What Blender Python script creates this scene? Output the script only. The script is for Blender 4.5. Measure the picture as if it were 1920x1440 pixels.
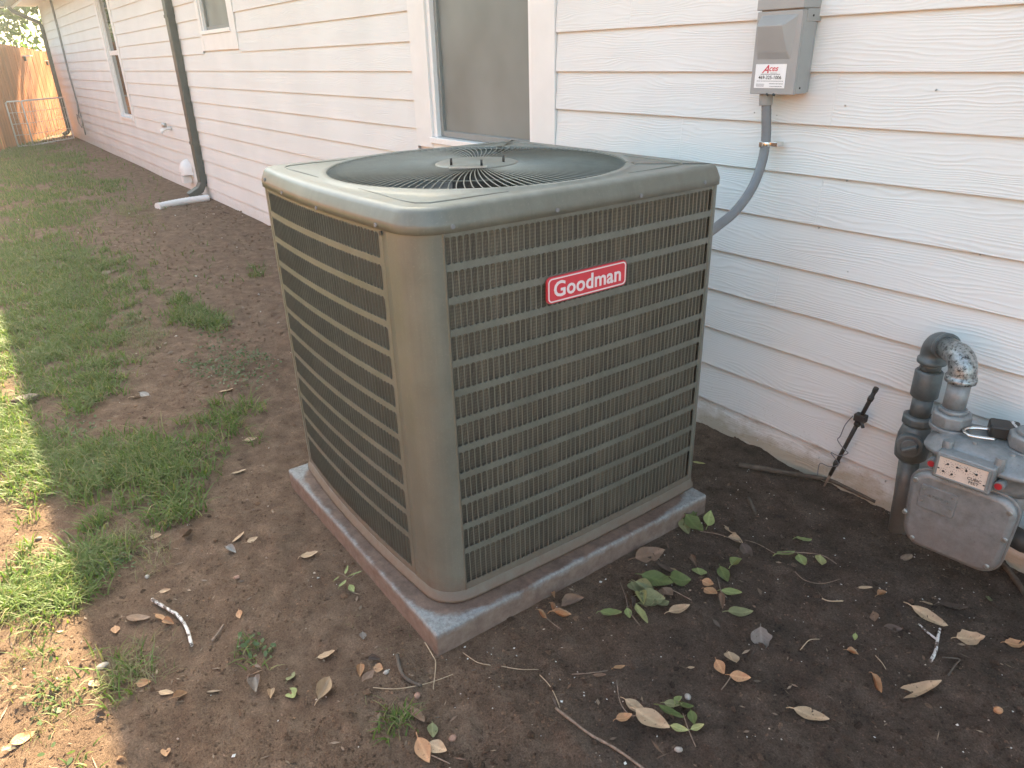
import bpy, bmesh, math, random
import numpy as np
from mathutils import Vector, Matrix, Euler
random.seed(7); RNG = np.random.default_rng(11)
R = math.radians
for o in list(bpy.data.objects): bpy.data.objects.remove(o)
S = bpy.context.scene
COL = S.collection
# ------------------------------------------------------------ camera
CAM = np.array([0.0, -2.19663, 1.42371]); FOC = 1358.2
F_ = np.array([-0.73991529, 0.52996904, -0.41431652])
R_ = np.array([0.59165176, 0.80577716, -0.02591071])
U_ = np.array([-0.32011491, 0.26430282, 0.90976396])
cd = bpy.data.cameras.new('camera'); cam = bpy.data.objects.new('camera', cd); COL.objects.link(cam)
cd.sensor_width = 36; cd.sensor_fit = 'HORIZONTAL'; cd.lens = FOC/1920*36; cd.clip_start = .02; cd.clip_end = 500
cam.matrix_world = Matrix([[R_[0], U_[0], -F_[0], CAM[0]], [R_[1], U_[1], -F_[1], CAM[1]], [R_[2], U_[2], -F_[2], CAM[2]], [0, 0, 0, 1]])
S.camera = cam
# ------------------------------------------------------------ light
SUN = Vector((-0.95, 0.609, 1.0)).normalized()
w = bpy.data.worlds.new('World'); S.world = w; w.use_nodes = True
wn = w.node_tree.nodes; wl = w.node_tree.links; wn.clear()
sk = wn.new('ShaderNodeTexSky'); sk.sky_type = 'NISHITA'; sk.sun_disc = False
sk.sun_elevation = math.asin(SUN.z); sk.sun_rotation = math.atan2(SUN.x, SUN.y)
sk.dust_density = 2.5; sk.air_density = 1.0; sk.ozone_density = 1.0
bg = wn.new('ShaderNodeBackground'); bg.inputs[1].default_value = 0.13
wo = wn.new('ShaderNodeOutputWorld'); wb = wn.new('ShaderNodeMix'); wb.data_type = 'RGBA'; wb.blend_type = 'MULTIPLY'; wb.inputs[0].default_value = 1; wb.inputs[7].default_value = (1.07, 1.06, .88, 1); wl.new(sk.outputs[0], wb.inputs[6]); wl.new(wb.outputs[2], bg.inputs[0]); wl.new(bg.outputs[0], wo.inputs[0])
sd = bpy.data.lights.new('sun', 'SUN'); sd.energy = 5.0; sd.angle = R(.55); sd.color = (1, .84, .54)
so = bpy.data.objects.new('sun', sd); COL.objects.link(so); so.rotation_euler = SUN.to_track_quat('Z', 'Y').to_euler(); so.location = (0, 0, 12)
S.view_settings.view_transform = 'Standard'; S.view_settings.look = 'None'; S.view_settings.exposure = 2.76; S.view_settings.gamma = 1
S.view_settings.use_curve_mapping = False
S.render.engine = 'CYCLES'

# ------------------------------------------------------------ helpers
def gp(px, py, z=0.0):
    r = F_ + R_*((px-960)/FOC) - U_*((py-720)/FOC); t = (z-CAM[2])/r[2]
    p = CAM + r*t; return (float(p[0]), float(p[1]), float(p[2]))
def wp(px, py, y=0.0):
    r = F_ + R_*((px-960)/FOC) - U_*((py-720)/FOC); t = (y-CAM[1])/r[1]
    p = CAM + r*t; return (float(p[0]), float(p[1]), float(p[2]))
def lab(o, label=None, cat=None, group=None, kind=None):
    if label: o['label'] = label
    if cat: o['category'] = cat
    if group: o['group'] = group
    if kind: o['kind'] = kind
    return o
def empty(name, loc=(0, 0, 0), rz=0, **k):
    o = bpy.data.objects.new(name, None); COL.objects.link(o); o.location = loc; o.rotation_euler = (0, 0, rz)
    o.empty_display_size = .05
    return lab(o, **k)
class MB:
    def __init__(s): s.v = []; s.f = []; s.sm = []
    def add(s, v, f, sm=False):
        n = len(s.v); s.v += [tuple(map(float, p)) for p in v]; s.f += [tuple(i+n for i in q) for q in f]; s.sm += [sm]*len(f); return s
    def box(s, x0, x1, y0, y1, z0, z1):
        v = [(x0, y0, z0), (x1, y0, z0), (x1, y1, z0), (x0, y1, z0), (x0, y0, z1), (x1, y0, z1), (x1, y1, z1), (x0, y1, z1)]
        return s.add(v, [(0, 3, 2, 1), (4, 5, 6, 7), (0, 1, 5, 4), (1, 2, 6, 5), (2, 3, 7, 6), (3, 0, 4, 7)])
    def tube(s, pts, r, n=12, cap=True):
        pts = [Vector(p) for p in pts]; m = len(pts)
        rs = r if isinstance(r, (list, tuple)) else [r]*m
        T = []
        for i in range(m):
            a = pts[max(0, i-1)]; b = pts[min(m-1, i+1)]; d = (b-a)
            T.append(d.normalized() if d.length > 1e-9 else Vector((0, 0, 1)))
        up = Vector((0, 0, 1)) if abs(T[0].z) < .9 else Vector((1, 0, 0))
        nrm = T[0].cross(up).normalized(); vs = []
        for i in range(m):
            nrm = (nrm - T[i]*nrm.dot(T[i])); nrm = nrm.normalized() if nrm.length > 1e-6 else T[i].orthogonal().normalized()
            bn = T[i].cross(nrm)
            for k in range(n):
                a = 2*math.pi*k/n; vs.append(pts[i] + (nrm*math.cos(a)+bn*math.sin(a))*rs[i])
        fs = [(i*n+k, i*n+(k+1) % n, (i+1)*n+(k+1) % n, (i+1)*n+k) for i in range(m-1) for k in range(n)]
        s.add(vs, fs, True)
        if cap:
            b = len(s.v)-len(vs)
            s.f.append(tuple(b+k for k in reversed(range(n)))); s.f.append(tuple(b+(m-1)*n+k for k in range(n))); s.sm += [False, False]
        return s
    def cyl(s, p0, p1, r, n=20): return s.tube([p0, p1], r, n)
    def loops(s, loops, sm=False, cap0=False, cap1=False, close=True):
        n = len(loops[0]); vs = [p for l in loops for p in l]; fs = []
        for i in range(len(loops)-1):
            for k in range(n if close else n-1): fs.append((i*n+k, i*n+(k+1) % n, (i+1)*n+(k+1) % n, (i+1)*n+k))
        s.add(vs, fs, sm); b = len(s.v)-len(vs)
        if cap0: s.f.append(tuple(b+k for k in reversed(range(n)))); s.sm.append(False)
        if cap1: s.f.append(tuple(b+(len(loops)-1)*n+k for k in range(n))); s.sm.append(False)
        return s
    def mesh(s, name, mat):
        me = bpy.data.meshes.new(name); me.from_pydata(s.v, [], s.f); me.polygons.foreach_set('use_smooth', s.sm)
        if mat: me.materials.append(mat)
        me.update(); return me
    def build(s, name, mat, parent=None, bevel=0, seg=2, **k):
        return place(name, s.mesh(name, mat), parent, bevel=bevel, seg=seg, **k)
def place(name, me, parent=None, loc=(0, 0, 0), rot=(0, 0, 0), scale=(1, 1, 1), bevel=0, seg=2, **k):
    o = bpy.data.objects.new(name, me); COL.objects.link(o); o.location = loc; o.rotation_euler = rot; o.scale = scale
    if parent is not None: o.parent = parent
    if bevel:
        b = o.modifiers.new('bevel', 'BEVEL'); b.width = bevel; b.segments = seg; b.limit_method = 'ANGLE'; b.angle_limit = R(35); b.harden_normals = False
    return lab(o, **k)
def npmesh(name, V, Fq, mat, smooth=False):
    V = np.asarray(V, np.float32); Fq = np.asarray(Fq, np.int32); k = Fq.shape[1]
    me = bpy.data.meshes.new(name); me.vertices.add(len(V)); me.vertices.foreach_set('co', V.ravel())
    me.loops.add(Fq.size); me.loops.foreach_set('vertex_index', Fq.ravel())
    me.polygons.add(len(Fq)); me.polygons.foreach_set('loop_start', np.arange(0, Fq.size, k, dtype=np.int32))
    me.polygons.foreach_set('use_smooth', np.full(len(Fq), smooth)); me.update(calc_edges=True); me.materials.append(mat); return me
def noise2(x, y, s, seed):
    r = np.random.default_rng(seed).random((256, 256)); X = x/s; Y = y/s
    xi = np.floor(X).astype(int); yi = np.floor(Y).astype(int); fx = X-xi; fy = Y-yi
    fx = fx*fx*(3-2*fx); fy = fy*fy*(3-2*fy); g = lambda a, b: r[a % 256, b % 256]
    return (g(xi, yi)*(1-fx)+g(xi+1, yi)*fx)*(1-fy)+(g(xi, yi+1)*(1-fx)+g(xi+1, yi+1)*fx)*fy-.5
def text_mesh(txt, size, mat, extrude=.0006, bold=0.0, shear=0.0, align='CENTER', space=1.0):
    c = bpy.data.curves.new('txt', 'FONT'); c.body = txt; c.size = size; c.extrude = extrude; c.offset = bold; c.shear = shear
    c.align_x = align; c.align_y = 'CENTER'; c.resolution_u = 3; c.space_character = space
    o = bpy.data.objects.new('t', c); COL.objects.link(o); bpy.context.view_layer.update()
    me = bpy.data.meshes.new_from_object(o.evaluated_get(bpy.context.evaluated_depsgraph_get())); bpy.data.objects.remove(o)
    me.materials.clear(); me.materials.append(mat); return me
# -------- material helper
class NM:
    def __init__(s, name):
        s.m = bpy.data.materials.new(name); s.m.use_nodes = True; s.n = s.m.node_tree.nodes; s.l = s.m.node_tree.links
        s.b = s.n['Principled BSDF']; s.tc = None
    def coord(s, which='Object'):
        if s.tc is None: s.tc = s.n.new('ShaderNodeTexCoord')
        return s.tc.outputs[which]
    def geo(s, out='Position'):
        g = s.n.new('ShaderNodeNewGeometry'); return g.outputs[out]
    def map(s, src, scale=(1, 1, 1), loc=(0, 0, 0), rot=(0, 0, 0)):
        m = s.n.new('ShaderNodeMapping'); s.l.new(src, m.inputs[0]); m.inputs['Scale'].default_value = scale; m.inputs['Location'].default_value = loc
        m.inputs['Rotation'].default_value = rot; return m.outputs[0]
    def noise(s, src, scale, det=4, rough=.55, dist=0, out=0):
        t = s.n.new('ShaderNodeTexNoise'); t.inputs['Scale'].default_value = scale; t.inputs['Detail'].default_value = det
        t.inputs['Roughness'].default_value = rough; t.inputs['Distortion'].default_value = dist
        if src is not None: s.l.new(src, t.inputs[0])
        return t.outputs[out]
    def ramp(s, src, stops, interp='LINEAR'):
        r = s.n.new('ShaderNodeValToRGB'); cr = r.color_ramp; cr.interpolation = interp
        while len(cr.elements) < len(stops): cr.elements.new(.5)
        for e, (p, c) in zip(cr.elements, stops):
            e.position = p; e.color = (c[0], c[1], c[2], 1) if isinstance(c, (tuple, list)) else (c, c, c, 1)
        s.l.new(src, r.inputs[0]); return r.outputs[0]
    def mix(s, fac, a, b, mode='MIX'):
        m = s.n.new('ShaderNodeMix'); m.data_type = 'RGBA'; m.blend_type = mode
        for i, v in ((0, fac), (6, a), (7, b)):
            if isinstance(v, (int, float)): m.inputs[i].default_value = v if i == 0 else (v, v, v, 1)
            elif isinstance(v, (tuple, list)): m.inputs[i].default_value = (*v, 1)
            else: s.l.new(v, m.inputs[i])
        return m.outputs[2]
    def math(s, op, a, b=0.0, c=None, clamp=False):
        m = s.n.new('ShaderNodeMath'); m.operation = op; m.use_clamp = clamp
        for i, v in enumerate((a, b, c)):
            if v is None: continue
            if isinstance(v, (int, float)): m.inputs[i].default_value = v
            else: s.l.new(v, m.inputs[i])
        return m.outputs[0]
    def sep(s, src):
        x = s.n.new('ShaderNodeSeparateXYZ'); s.l.new(src, x.inputs[0]); return x.outputs
    def bump(s, h, strength=.5, dist=.002, nrm=None):
        b = s.n.new('ShaderNodeBump'); b.inputs['Strength'].default_value = strength; b.inputs['Distance'].default_value = dist
        s.l.new(h, b.inputs['Height'])
        if nrm is not None: s.l.new(nrm, b.inputs['Normal'])
        s.l.new(b.outputs[0], s.b.inputs['Normal']); return b.outputs[0]
    def set(s, **k):
        for a, v in k.items():
            i = s.b.inputs[{'color': 'Base Color', 'rough': 'Roughness', 'metal': 'Metallic', 'spec': 'Specular IOR Level', 'coat': 'Coat Weight', 'trans': 'Transmission Weight', 'coatr': 'Coat Roughness'}[a]]
            if isinstance(v, (int, float)): i.default_value = v
            elif isinstance(v, (tuple, list)): i.default_value = (*v, 1)
            else: s.l.new(v, i)
        return s.m
def simple(name, color, rough=.6, metal=0, var=.25, vscale=30, bump=.15, bscale=200, bdist=.0006, spec=.5):
    k = NM(name); P = k.coord(); n = k.noise(P, vscale, 5, .6)
    c = k.ramp(n, [(.3, [x*(1-var) for x in color]), (.7, [min(1, x*(1+var)) for x in color])])
    k.set(color=c, rough=rough, metal=metal, spec=spec)
    if bump: k.bump(k.noise(P, bscale, 3, .6), bump, bdist)
    return k.m

# ------------------------------------------------------------ materials
def m_siding():
    k = NM('siding_paint'); P = k.coord(); oi = k.n.new('ShaderNodeObjectInfo')
    off = k.n.new('ShaderNodeVectorMath'); off.operation = 'SCALE'; off.inputs[0].default_value = (13.7, 0, 5.1); k.l.new(oi.outputs['Random'], off.inputs['Scale'])
    ad = k.n.new('ShaderNodeVectorMath'); ad.operation = 'ADD'; k.l.new(P, ad.inputs[0]); k.l.new(off.outputs[0], ad.inputs[1]); Q = ad.outputs[0]
    n1 = k.noise(k.map(Q, (1.0, 1, 5.5)), 2.2, 2, .45)                     # cathedral figure
    x, y, z = k.sep(Q)
    h = k.math('ADD', k.math('MULTIPLY', z, 640.0), k.math('MULTIPLY', n1, 62.0))
    n2 = k.noise(k.map(Q, (9, 1, 60)), 1.0, 3, .6)
    h = k.math('ADD', h, k.math('MULTIPLY', n2, 3.0))
    wv = k.math('SINE', h)
    wv = k.math('POWER', k.math('MULTIPLY_ADD', wv, .5, .5), 1.6)
    amp = k.ramp(k.noise(k.map(Q, (2.2, 1, 14)), 1.3, 3, .6), [(.36, .25), (.62, 1.0)])
    g = k.math('MULTIPLY', wv, amp)
    g = k.math('ADD', g, k.math('MULTIPLY', k.noise(k.map(Q, (8, 1, 240)), 1, 2, .6), .5))
    k.bump(g, .5, .0017)
    wz = k.sep(k.geo())[2]
    c = k.ramp(k.noise(k.geo(), 1.7, 3, .5), [(.3, (.685, .69, .675)), (.7, (.75, .755, .74))])
    c = k.mix(k.math('MULTIPLY', g, .10), c, (.60, .56, .53))  # shading of the grain relief mixed into the paint colour
    # mud splash and algae close to the soil
    d = k.math('ADD', k.math('MULTIPLY', wz, -9.0), k.math('MULTIPLY', k.noise(k.map(k.geo(), (3, 3, 6)), 2.4, 6, .7), 2.6))
    f = k.math('MULTIPLY', k.ramp(d, [(.15, 0), (.95, 1.0)]), k.ramp(k.math('MULTIPLY_ADD', k.sep(k.geo())[0], .25, 1.0), [(.25, .22), (.62, 1)]))
    c = k.mix(k.math('MULTIPLY', f, .72), c, (.30, .23, .13))
    sp = k.ramp(k.noise(k.geo(), 95, 4, .7), [(.60, 0), (.68, 1)])
    f2 = k.ramp(k.math('MULTIPLY', wz, 1.0), [(.02, 1), (.30, 0)])
    c = k.mix(k.math('MULTIPLY', k.math('MULTIPLY', sp, f2), .5), c, (.22, .17, .12))
    return k.set(color=c, rough=.62, spec=.35)
SIDING = m_siding()
TRIM = simple('trim_paint', (.76, .75, .73), .55, var=.04, vscale=6, bump=.12, bscale=120)
VINYL = simple('white_vinyl', (.80, .80, .79), .35, var=.03, bump=0)
def m_soil(crumb=False):
    k = NM('soil_crumb' if crumb else 'soil'); P = k.geo(); x, y, z = k.sep(P)
    big = k.noise(P, 1.6, 4, .6); mid = k.noise(P, 11, 6, .7); fine = k.noise(P, 240, 4, .75)
    # dry reddish soil on the open side, damp black soil along the wall east of the unit
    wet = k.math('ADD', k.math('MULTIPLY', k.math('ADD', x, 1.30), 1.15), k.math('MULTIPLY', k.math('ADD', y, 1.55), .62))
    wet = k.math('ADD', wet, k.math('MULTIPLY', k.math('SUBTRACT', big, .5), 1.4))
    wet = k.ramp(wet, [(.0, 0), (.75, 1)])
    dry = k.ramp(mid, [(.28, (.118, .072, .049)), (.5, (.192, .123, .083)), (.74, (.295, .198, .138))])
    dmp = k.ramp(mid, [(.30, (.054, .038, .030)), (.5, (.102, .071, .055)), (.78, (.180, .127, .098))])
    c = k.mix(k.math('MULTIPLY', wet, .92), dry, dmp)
    c = k.mix(.75, c, k.ramp(fine, [(.28, .35), (.5, .95), (.75, 1.8)]), 'MULTIPLY')
    gr = k.ramp(k.noise(P, 420, 2, .6), [(.70, 0), (.76, 1)]); c = k.mix(k.math('MULTIPLY', gr, .55), c, (.32, .25, .19))
    if crumb:
        g = k.n.new('ShaderNodeNewGeometry'); c = k.mix(1.0, c, k.ramp(g.outputs['Random Per Island'], [(0, (.60, .58, .57)), (.6, (1.0, .97, .95)), (.88, (1.25, 1.2, 1.16)), (1, (1.8, 1.65, 1.5))]), 'MULTIPLY')
    bn = k.bump(k.math('ADD', k.noise(P, 85, 8, .82), k.math('MULTIPLY', fine, .6)), 1.0, .014)
    return k.set(color=c, rough=.95, spec=.15)
SOIL = m_soil(); CRUMB = m_soil(True)
def m_paint():
    k = NM('grey_metal_paint'); P = k.geo(); x, y, z = k.sep(P)
    n = k.noise(P, 9, 5, .65); c = k.ramp(n, [(.3, (.108, .109, .090)), (.7, (.142, .142, .118))])
    stx = k.ramp(k.noise(k.map(P, (30, 30, 1.2)), 1, 5, .7), [(.42, .82), (.6, 1.12)]); c = k.mix(0.30, c, stx, 'MULTIPLY')
    sp = k.ramp(k.noise(P, 240, 4, .8), [(.60, 0), (.68, 1)]); c = k.mix(k.math('MULTIPLY', sp, .5), c, (.26, .24, .19))
    up = k.sep(k.geo('Normal'))[2]
    du = k.math('MULTIPLY', k.ramp(up, [(.6, 0), (.95, 1)]), k.ramp(k.noise(P, 16, 6, .7), [(.35, .15), (.7, .75)]))
    c = k.mix(du, c, (.27, .275, .245))
    mud = k.ramp(k.math('ADD', z, k.math('MULTIPLY', k.noise(P, 22, 7, .8), .20)), [(.165, 1), (.27, 0)])
    c = k.mix(k.math('MULTIPLY', mud, .72), c, (.135, .085, .058))
    r = k.math('ADD', k.math('MULTIPLY', n, .12), k.math('MULTIPLY', k.math('ADD', mud, du, clamp=True), .42)); r = k.math('ADD', r, .33)
    k.bump(k.noise(P, 60, 3, .5), .04, .002)
    return k.set(color=c, rough=r, spec=.42, coat=.14, coatr=.16)
PAINT = m_paint()
def m_coil():
    k = NM('coil_fins'); P = k.geo(); x, y, z = k.sep(P); s = k.math('ADD', x, y)
    v = k.math('MULTIPLY_ADD', k.math('SINE', k.math('MULTIPLY', s, 2*math.pi/.0042)), .5, .5)
    h = k.math('MULTIPLY_ADD', k.math('SINE', k.math('MULTIPLY', z, 2*math.pi/.0085)), .5, .5)
    g = k.math('MULTIPLY', v, k.math('MULTIPLY_ADD', h, .6, .4))
    col = k.noise(k.map(P, (22, 22, 1.6)), 1, 5, .7)
    a = k.ramp(col, [(.32, (.095, .085, .068)), (.5, (.155, .132, .100)), (.72, (.27, .22, .16))])
    c = k.mix(k.math('MULTIPLY_ADD', g, .6, .4), (.02, .018, .015), a)
    st = k.ramp(k.noise(k.map(P, (260, 260, 7)), 1, 3, .7), [(.68, 0), (.74, 1)]); c = k.mix(k.math('MULTIPLY', st, .5), c, (.50, .43, .32))
    k.bump(g, .6, .002)
    return k.set(color=c, rough=.6, metal=.2)
COIL = m_coil()
def m_pad():
    k = NM('pad_concrete'); P = k.geo(); x, y, z = k.sep(P)
    c = k.ramp(k.noise(P, 90, 6, .75), [(.32, (.16, .162, .158)), (.5, (.235, .238, .232)), (.7, (.31, .312, .302))])
    pit = k.ramp(k.noise(P, 260, 2, .5), [(.30, 1), (.36, 0)]); c = k.mix(k.math('MULTIPLY', pit, .6), c, (.08, .07, .06))
    # mud washed off the unit: collects near the cabinet, leaves the pad's rim clean
    dx = k.math('ABSOLUTE', k.math('ADD', x, 1.8095)); dy = k.math('ABSOLUTE', k.math('ADD', y, 1.0140))
    edge = k.math('SUBTRACT', .525, k.math('POWER', k.math('ADD', k.math('POWER', dx, 7.0), k.math('POWER', dy, 7.0)), 1/7))
    fr = k.ramp(k.math('ADD', edge, k.math('MULTIPLY', k.math('SUBTRACT', k.noise(P, 9, 6, .7), .5), .06)), [(-.004, 0), (.013, 1)])
    c = k.mix(k.math('MULTIPLY', fr, .92), c, k.ramp(k.noise(P, 22, 5, .7), [(.35, (.085, .050, .036)), (.65, (.17, .105, .075))]))
    side = k.ramp(k.math('ADD', z, k.math('MULTIPLY', k.math('SUBTRACT', k.noise(k.map(P, (1, 1, .3)), 26, 6, .7), .5), .05)), [(.050, 1), (.070, 0)])
    c = k.mix(k.math('MULTIPLY', side, .88), c, k.ramp(k.noise(P, 30, 5, .7), [(.35, (.135, .088, .066)), (.7, (.225, .165, .130))]))
    k.bump(k.noise(P, 160, 5, .7), .35, .002)
    return k.set(color=c, rough=.85, spec=.25)
PADM = m_pad()
def m_wood(name, a, b, c3):
    k = NM(name); P = k.coord(); oi = k.n.new('ShaderNodeObjectInfo')
    n = k.noise(k.map(P, (14, 14, 1.1)), 3, 6, .7, .4); c = k.ramp(n, [(.3, a), (.55, b), (.75, c3)])
    c = k.mix(.6, c, k.ramp(oi.outputs['Random'], [(0, .62), (1, 1.25)]), 'MULTIPLY'); k.bump(n, .4, .003)
    return k.set(color=c, rough=.8, spec=.25)
FENCE = m_wood('cedar_boards', (.34, .115, .042), (.50, .185, .070), (.62, .27, .115))
BARK = simple('bark', (.085, .065, .05), .95, var=.5, vscale=25, bump=.8, bscale=60, bdist=.01)
def m_leaf(name, cols, trans=.35, island=True, rough=.55):
    k = NM(name)
    g = k.n.new('ShaderNodeNewGeometry'); src = g.outputs['Random Per Island']
    n = len(cols); c = k.ramp(src, [(i/max(1, n-1), q) for i, q in enumerate(cols)])
    k.set(color=c, rough=rough, spec=.35)
    tr = k.n.new('ShaderNodeBsdfTranslucent'); c2 = k.mix(1.0, c, (1.1, 1.25, .55), 'MULTIPLY'); k.l.new(c2, tr.inputs[0])
    mx = k.n.new('ShaderNodeMixShader'); mx.inputs[0].default_value = trans
    k.l.new(k.b.outputs[0], mx.inputs[1]); k.l.new(tr.outputs[0], mx.inputs[2]); k.l.new(mx.outputs[0], k.n['Material Output'].inputs[0])
    return k.m
GRASS = m_leaf('grass_blades', [(.065, .115, .022), (.095, .150, .028), (.12, .185, .036), (.075, .130, .025), (.11, .17, .035), (.10, .16, .03), (.17, .185, .06), (.29, .25, .12)], .4)
GRASSDRY = m_leaf('grass_dry', [(.12, .15, .05), (.22, .20, .10), (.32, .26, .15), (.10, .14, .05)], .3)
WEED = m_leaf('weed_leaves', [(.055, .095, .035), (.085, .130, .050), (.12, .16, .07)], .3)
CROWN = m_leaf('tree_leaves', [(.045, .085, .022), (.075, .125, .030), (.11, .17, .045), (.06, .10, .03)], .45)
def m_fallen(name, a, b, spot=None):
    k = NM(name); P = k.coord(); n = k.noise(P, 55, 5, .7); c = k.ramp(n, [(.3, a), (.7, b)])
    s = k.ramp(k.noise(P, 210, 3, .6), [(.62, 0), (.69, 1)]); c = k.mix(k.math('MULTIPLY', s, .65), c, spot or (.06, .04, .025))
    x, y, z = k.sep(P); rib = k.ramp(k.math('ABSOLUTE', y), [(.0, 1), (.0011, 0)]); c = k.mix(k.math('MULTIPLY', rib, .4), c, [min(1, q*1.5) for q in b])
    vn = k.math('SINE', k.math('MULTIPLY', k.math('SUBTRACT', x, k.math('ABSOLUTE', y)), 900)); k.bump(k.math('ADD', vn, n), .25, .0006)
    return k.set(color=c, rough=.6, spec=.3)
FALL = dict(
    green=m_fallen('leaf_green', (.060, .080, .022), (.105, .125, .040)), light=m_fallen('leaf_light_green', (.17, .195, .065), (.26, .285, .11)),
    olive=m_fallen('leaf_olive', (.13, .135, .06), (.21, .20, .10)), yellow=m_fallen('leaf_yellow_green', (.24, .24, .09), (.36, .33, .14)),
    tan=m_fallen('leaf_tan', (.29, .19, .115), (.46, .32, .20)), orange=m_fallen('leaf_orange', (.30, .15, .075), (.44, .25, .13)),
    brown=m_fallen('leaf_brown', (.14, .085, .055), (.22, .135, .09)), dark=m_fallen('leaf_dark_brown', (.055, .036, .028), (.10, .068, .052)),
    grey=m_fallen('leaf_grey', (.13, .105, .09), (.20, .165, .14)), pale=m_fallen('leaf_pale', (.24, .21, .18), (.36, .32, .28)))
TWIG = simple('twig_bark', (.21, .145, .105), .85, var=.4, vscale=80, bump=.5, bscale=200, bdist=.001)
STRAW = simple('dry_straw', (.42, .31, .20), .8, var=.25, bump=0)
def m_birch():
    k = NM('lichen_bark'); P = k.coord(); s = k.ramp(k.noise(P, 70, 4, .6), [(.44, (.12, .09, .075)), (.52, (.62, .58, .54))]); k.bump(k.noise(P, 120, 3), .5, .001)
    return k.set(color=s, rough=.85)
LICHEN = m_birch()
GALV = None
def m_meter(name, base, rust=.6):
    k = NM(name); P = k.geo(); x, y, z = k.sep(P)
    n = k.noise(P, 30, 6, .7); c = k.ramp(n, [(.3, [q*.72 for q in base]), (.7, [q*1.2 for q in base])])
    ru = k.ramp(k.math('ADD', z, k.math('MULTIPLY', k.noise(P, 24, 6, .75), .30)), [(.27, 1), (.46, 0)])
    c = k.mix(k.math('MULTIPLY', ru, rust), c, (.185, .135, .105))
    sp = k.ramp(k.noise(P, 180, 4, .7), [(.62, 0), (.70, 1)]); c = k.mix(k.math('MULTIPLY', sp, .5), c, (.09, .065, .055))
    k.bump(k.math('ADD', n, k.noise(P, 300, 3, .6)), .3, .0015)
    return k.set(color=c, rough=.46, metal=.25, spec=.5)
METER = m_meter('meter_grey', (.225, .240, .245), .5); RISER = m_meter('riser_grey', (.115, .135, .14), .35)
def m_galv():
    k = NM('galvanised_flaking'); P = k.geo(); n = k.noise(P, 60, 6, .75)
    c = k.ramp(k.noise(P, 95, 5, .7), [(.40, (.05, .05, .05)), (.47, (.24, .26, .26)), (.7, (.40, .42, .42))]); k.bump(n, .6, .002)
    return k.set(color=c, rough=.38, metal=.55)
GALV = m_galv()
STEEL = simple('polished_steel', (.72, .71, .68), .22, 1.0, var=.1, bump=0)
ZINC = simple('zinc', (.48, .48, .46), .35, .9, var=.2, bump=.1)
DARKGUT = simple('dark_gutter_paint', (.055, .065, .062), .45, var=.15, vscale=8, bump=.05)
BOXG = simple('enclosure_grey', (.30, .31, .31), .42, var=.05, vscale=10, bump=.05, bscale=90)
CONDG = simple('conduit_grey', (.165, .17, .18), .5, var=.08, bump=.05)
BLACK = simple('black_plastic', (.018, .018, .018), .45, var=.2, bump=.1)
BLACKRUB = simple('black_stake', (.028, .024, .022), .6, var=.3, bump=.3)
DARKIN = simple('dark_interior', (.035, .038, .042), .6, var=.2, bump=0)
BLADE = simple('fan_blade_metal', (.20, .21, .22), .35, .6, var=.1, bump=0)
RED = simple('badge_red', (.55, .028, .045), .38, var=.06, bump=0)
REDSEAL = simple('seal_red', (.36, .015, .025), .4, var=.1, bump=0)
BADGEW = simple('badge_silver', (.70, .62, .62), .35, var=.04, bump=0)
WHITEL = simple('label_white', (.80, .80, .80), .5, var=.02, bump=0)
DIALW = simple('dial_cream', (.62, .52, .44), .45, var=.08, vscale=60, bump=0)
INK = simple('ink_black', (.03, .03, .03), .6, var=0, bump=0); INKR = simple('ink_red', (.55, .05, .08), .6, var=0, bump=0); INKG = simple('ink_grey', (.18, .18, .19), .6, var=0, bump=0)
WIREW = simple('white_wire', (.72, .70, .68), .4, var=.05, bump=0)
def m_glass(name, c, rough, spec=.6):
    k = NM(name); P = k.coord(); k.bump(k.noise(P, 3.0, 2, .5), .06, .01); n = k.noise(P, 900, 1, .5)
    return k.set(color=k.ramp(k.noise(P, 2.2, 3, .5), [(.3, [q*.8 for q in c]), (.7, [q*1.2 for q in c])]), rough=rough, spec=spec)
SCREEN = m_glass('insect_screen_glass', (.175, .195, .188), .42, .35); GLASS = m_glass('window_glass', (.020, .024, .024), .04, .9)
WFRAME = simple('window_frame_grey', (.20, .215, .21), .45, var=.05, bump=0)
STUCCO = simple('rear_wall', (.5, .48, .45), .8, var=.1); SHINGLE = simple('shingles', (.12, .10, .09), .95, var=.4, vscale=12, bump=.6, bscale=30, bdist=.01)
PEB = m_leaf('white_grit', [(.55, .5, .45), (.7, .66, .6), (.42, .34, .27), (.6, .45, .35)], 0.0)
CHIP = m_leaf('litter_bits', [(.22, .145, .09), (.13, .085, .06), (.30, .21, .14), (.07, .052, .040), (.17, .09, .055), (.10, .07, .05)], 0.0)
STONE = simple('round_stone', (.30, .17, .12), .8, var=.3, vscale=60)

# ------------------------------------------------------------ ground
def axis(lo, a, b, hi, fine, n):
    l = a-(np.geomspace(.02, a-lo+.02, n)-.02); r = b+(np.geomspace(.02, hi-b+.02, n)-.02)
    return np.unique(np.round(np.concatenate([l, np.arange(a, b, fine), r]), 5))
def gheight(x, y):
    h = noise2(x, y, .9, 1)*.020 + noise2(x, y, .30, 2)*.016 + noise2(x, y, .10, 3)*.012 + noise2(x, y, .040, 4)*.008
    h += np.abs(noise2(x, y, .022, 5))*.008 - .004
    h += np.maximum(0, noise2(x, y, .055, 8)-.22)*.035
    d = np.maximum(np.abs(x+1.81), np.abs(y+1.014))-.525
    h = h*np.clip((np.abs(d)+.02)/.16, .35, 1)
    h = h + .012*np.clip(1-np.abs(y)/.12, 0, 1)
    far = np.clip((np.abs(x+2)-4)/14, 0, 1)
    return h*(1-far*.5)
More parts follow.
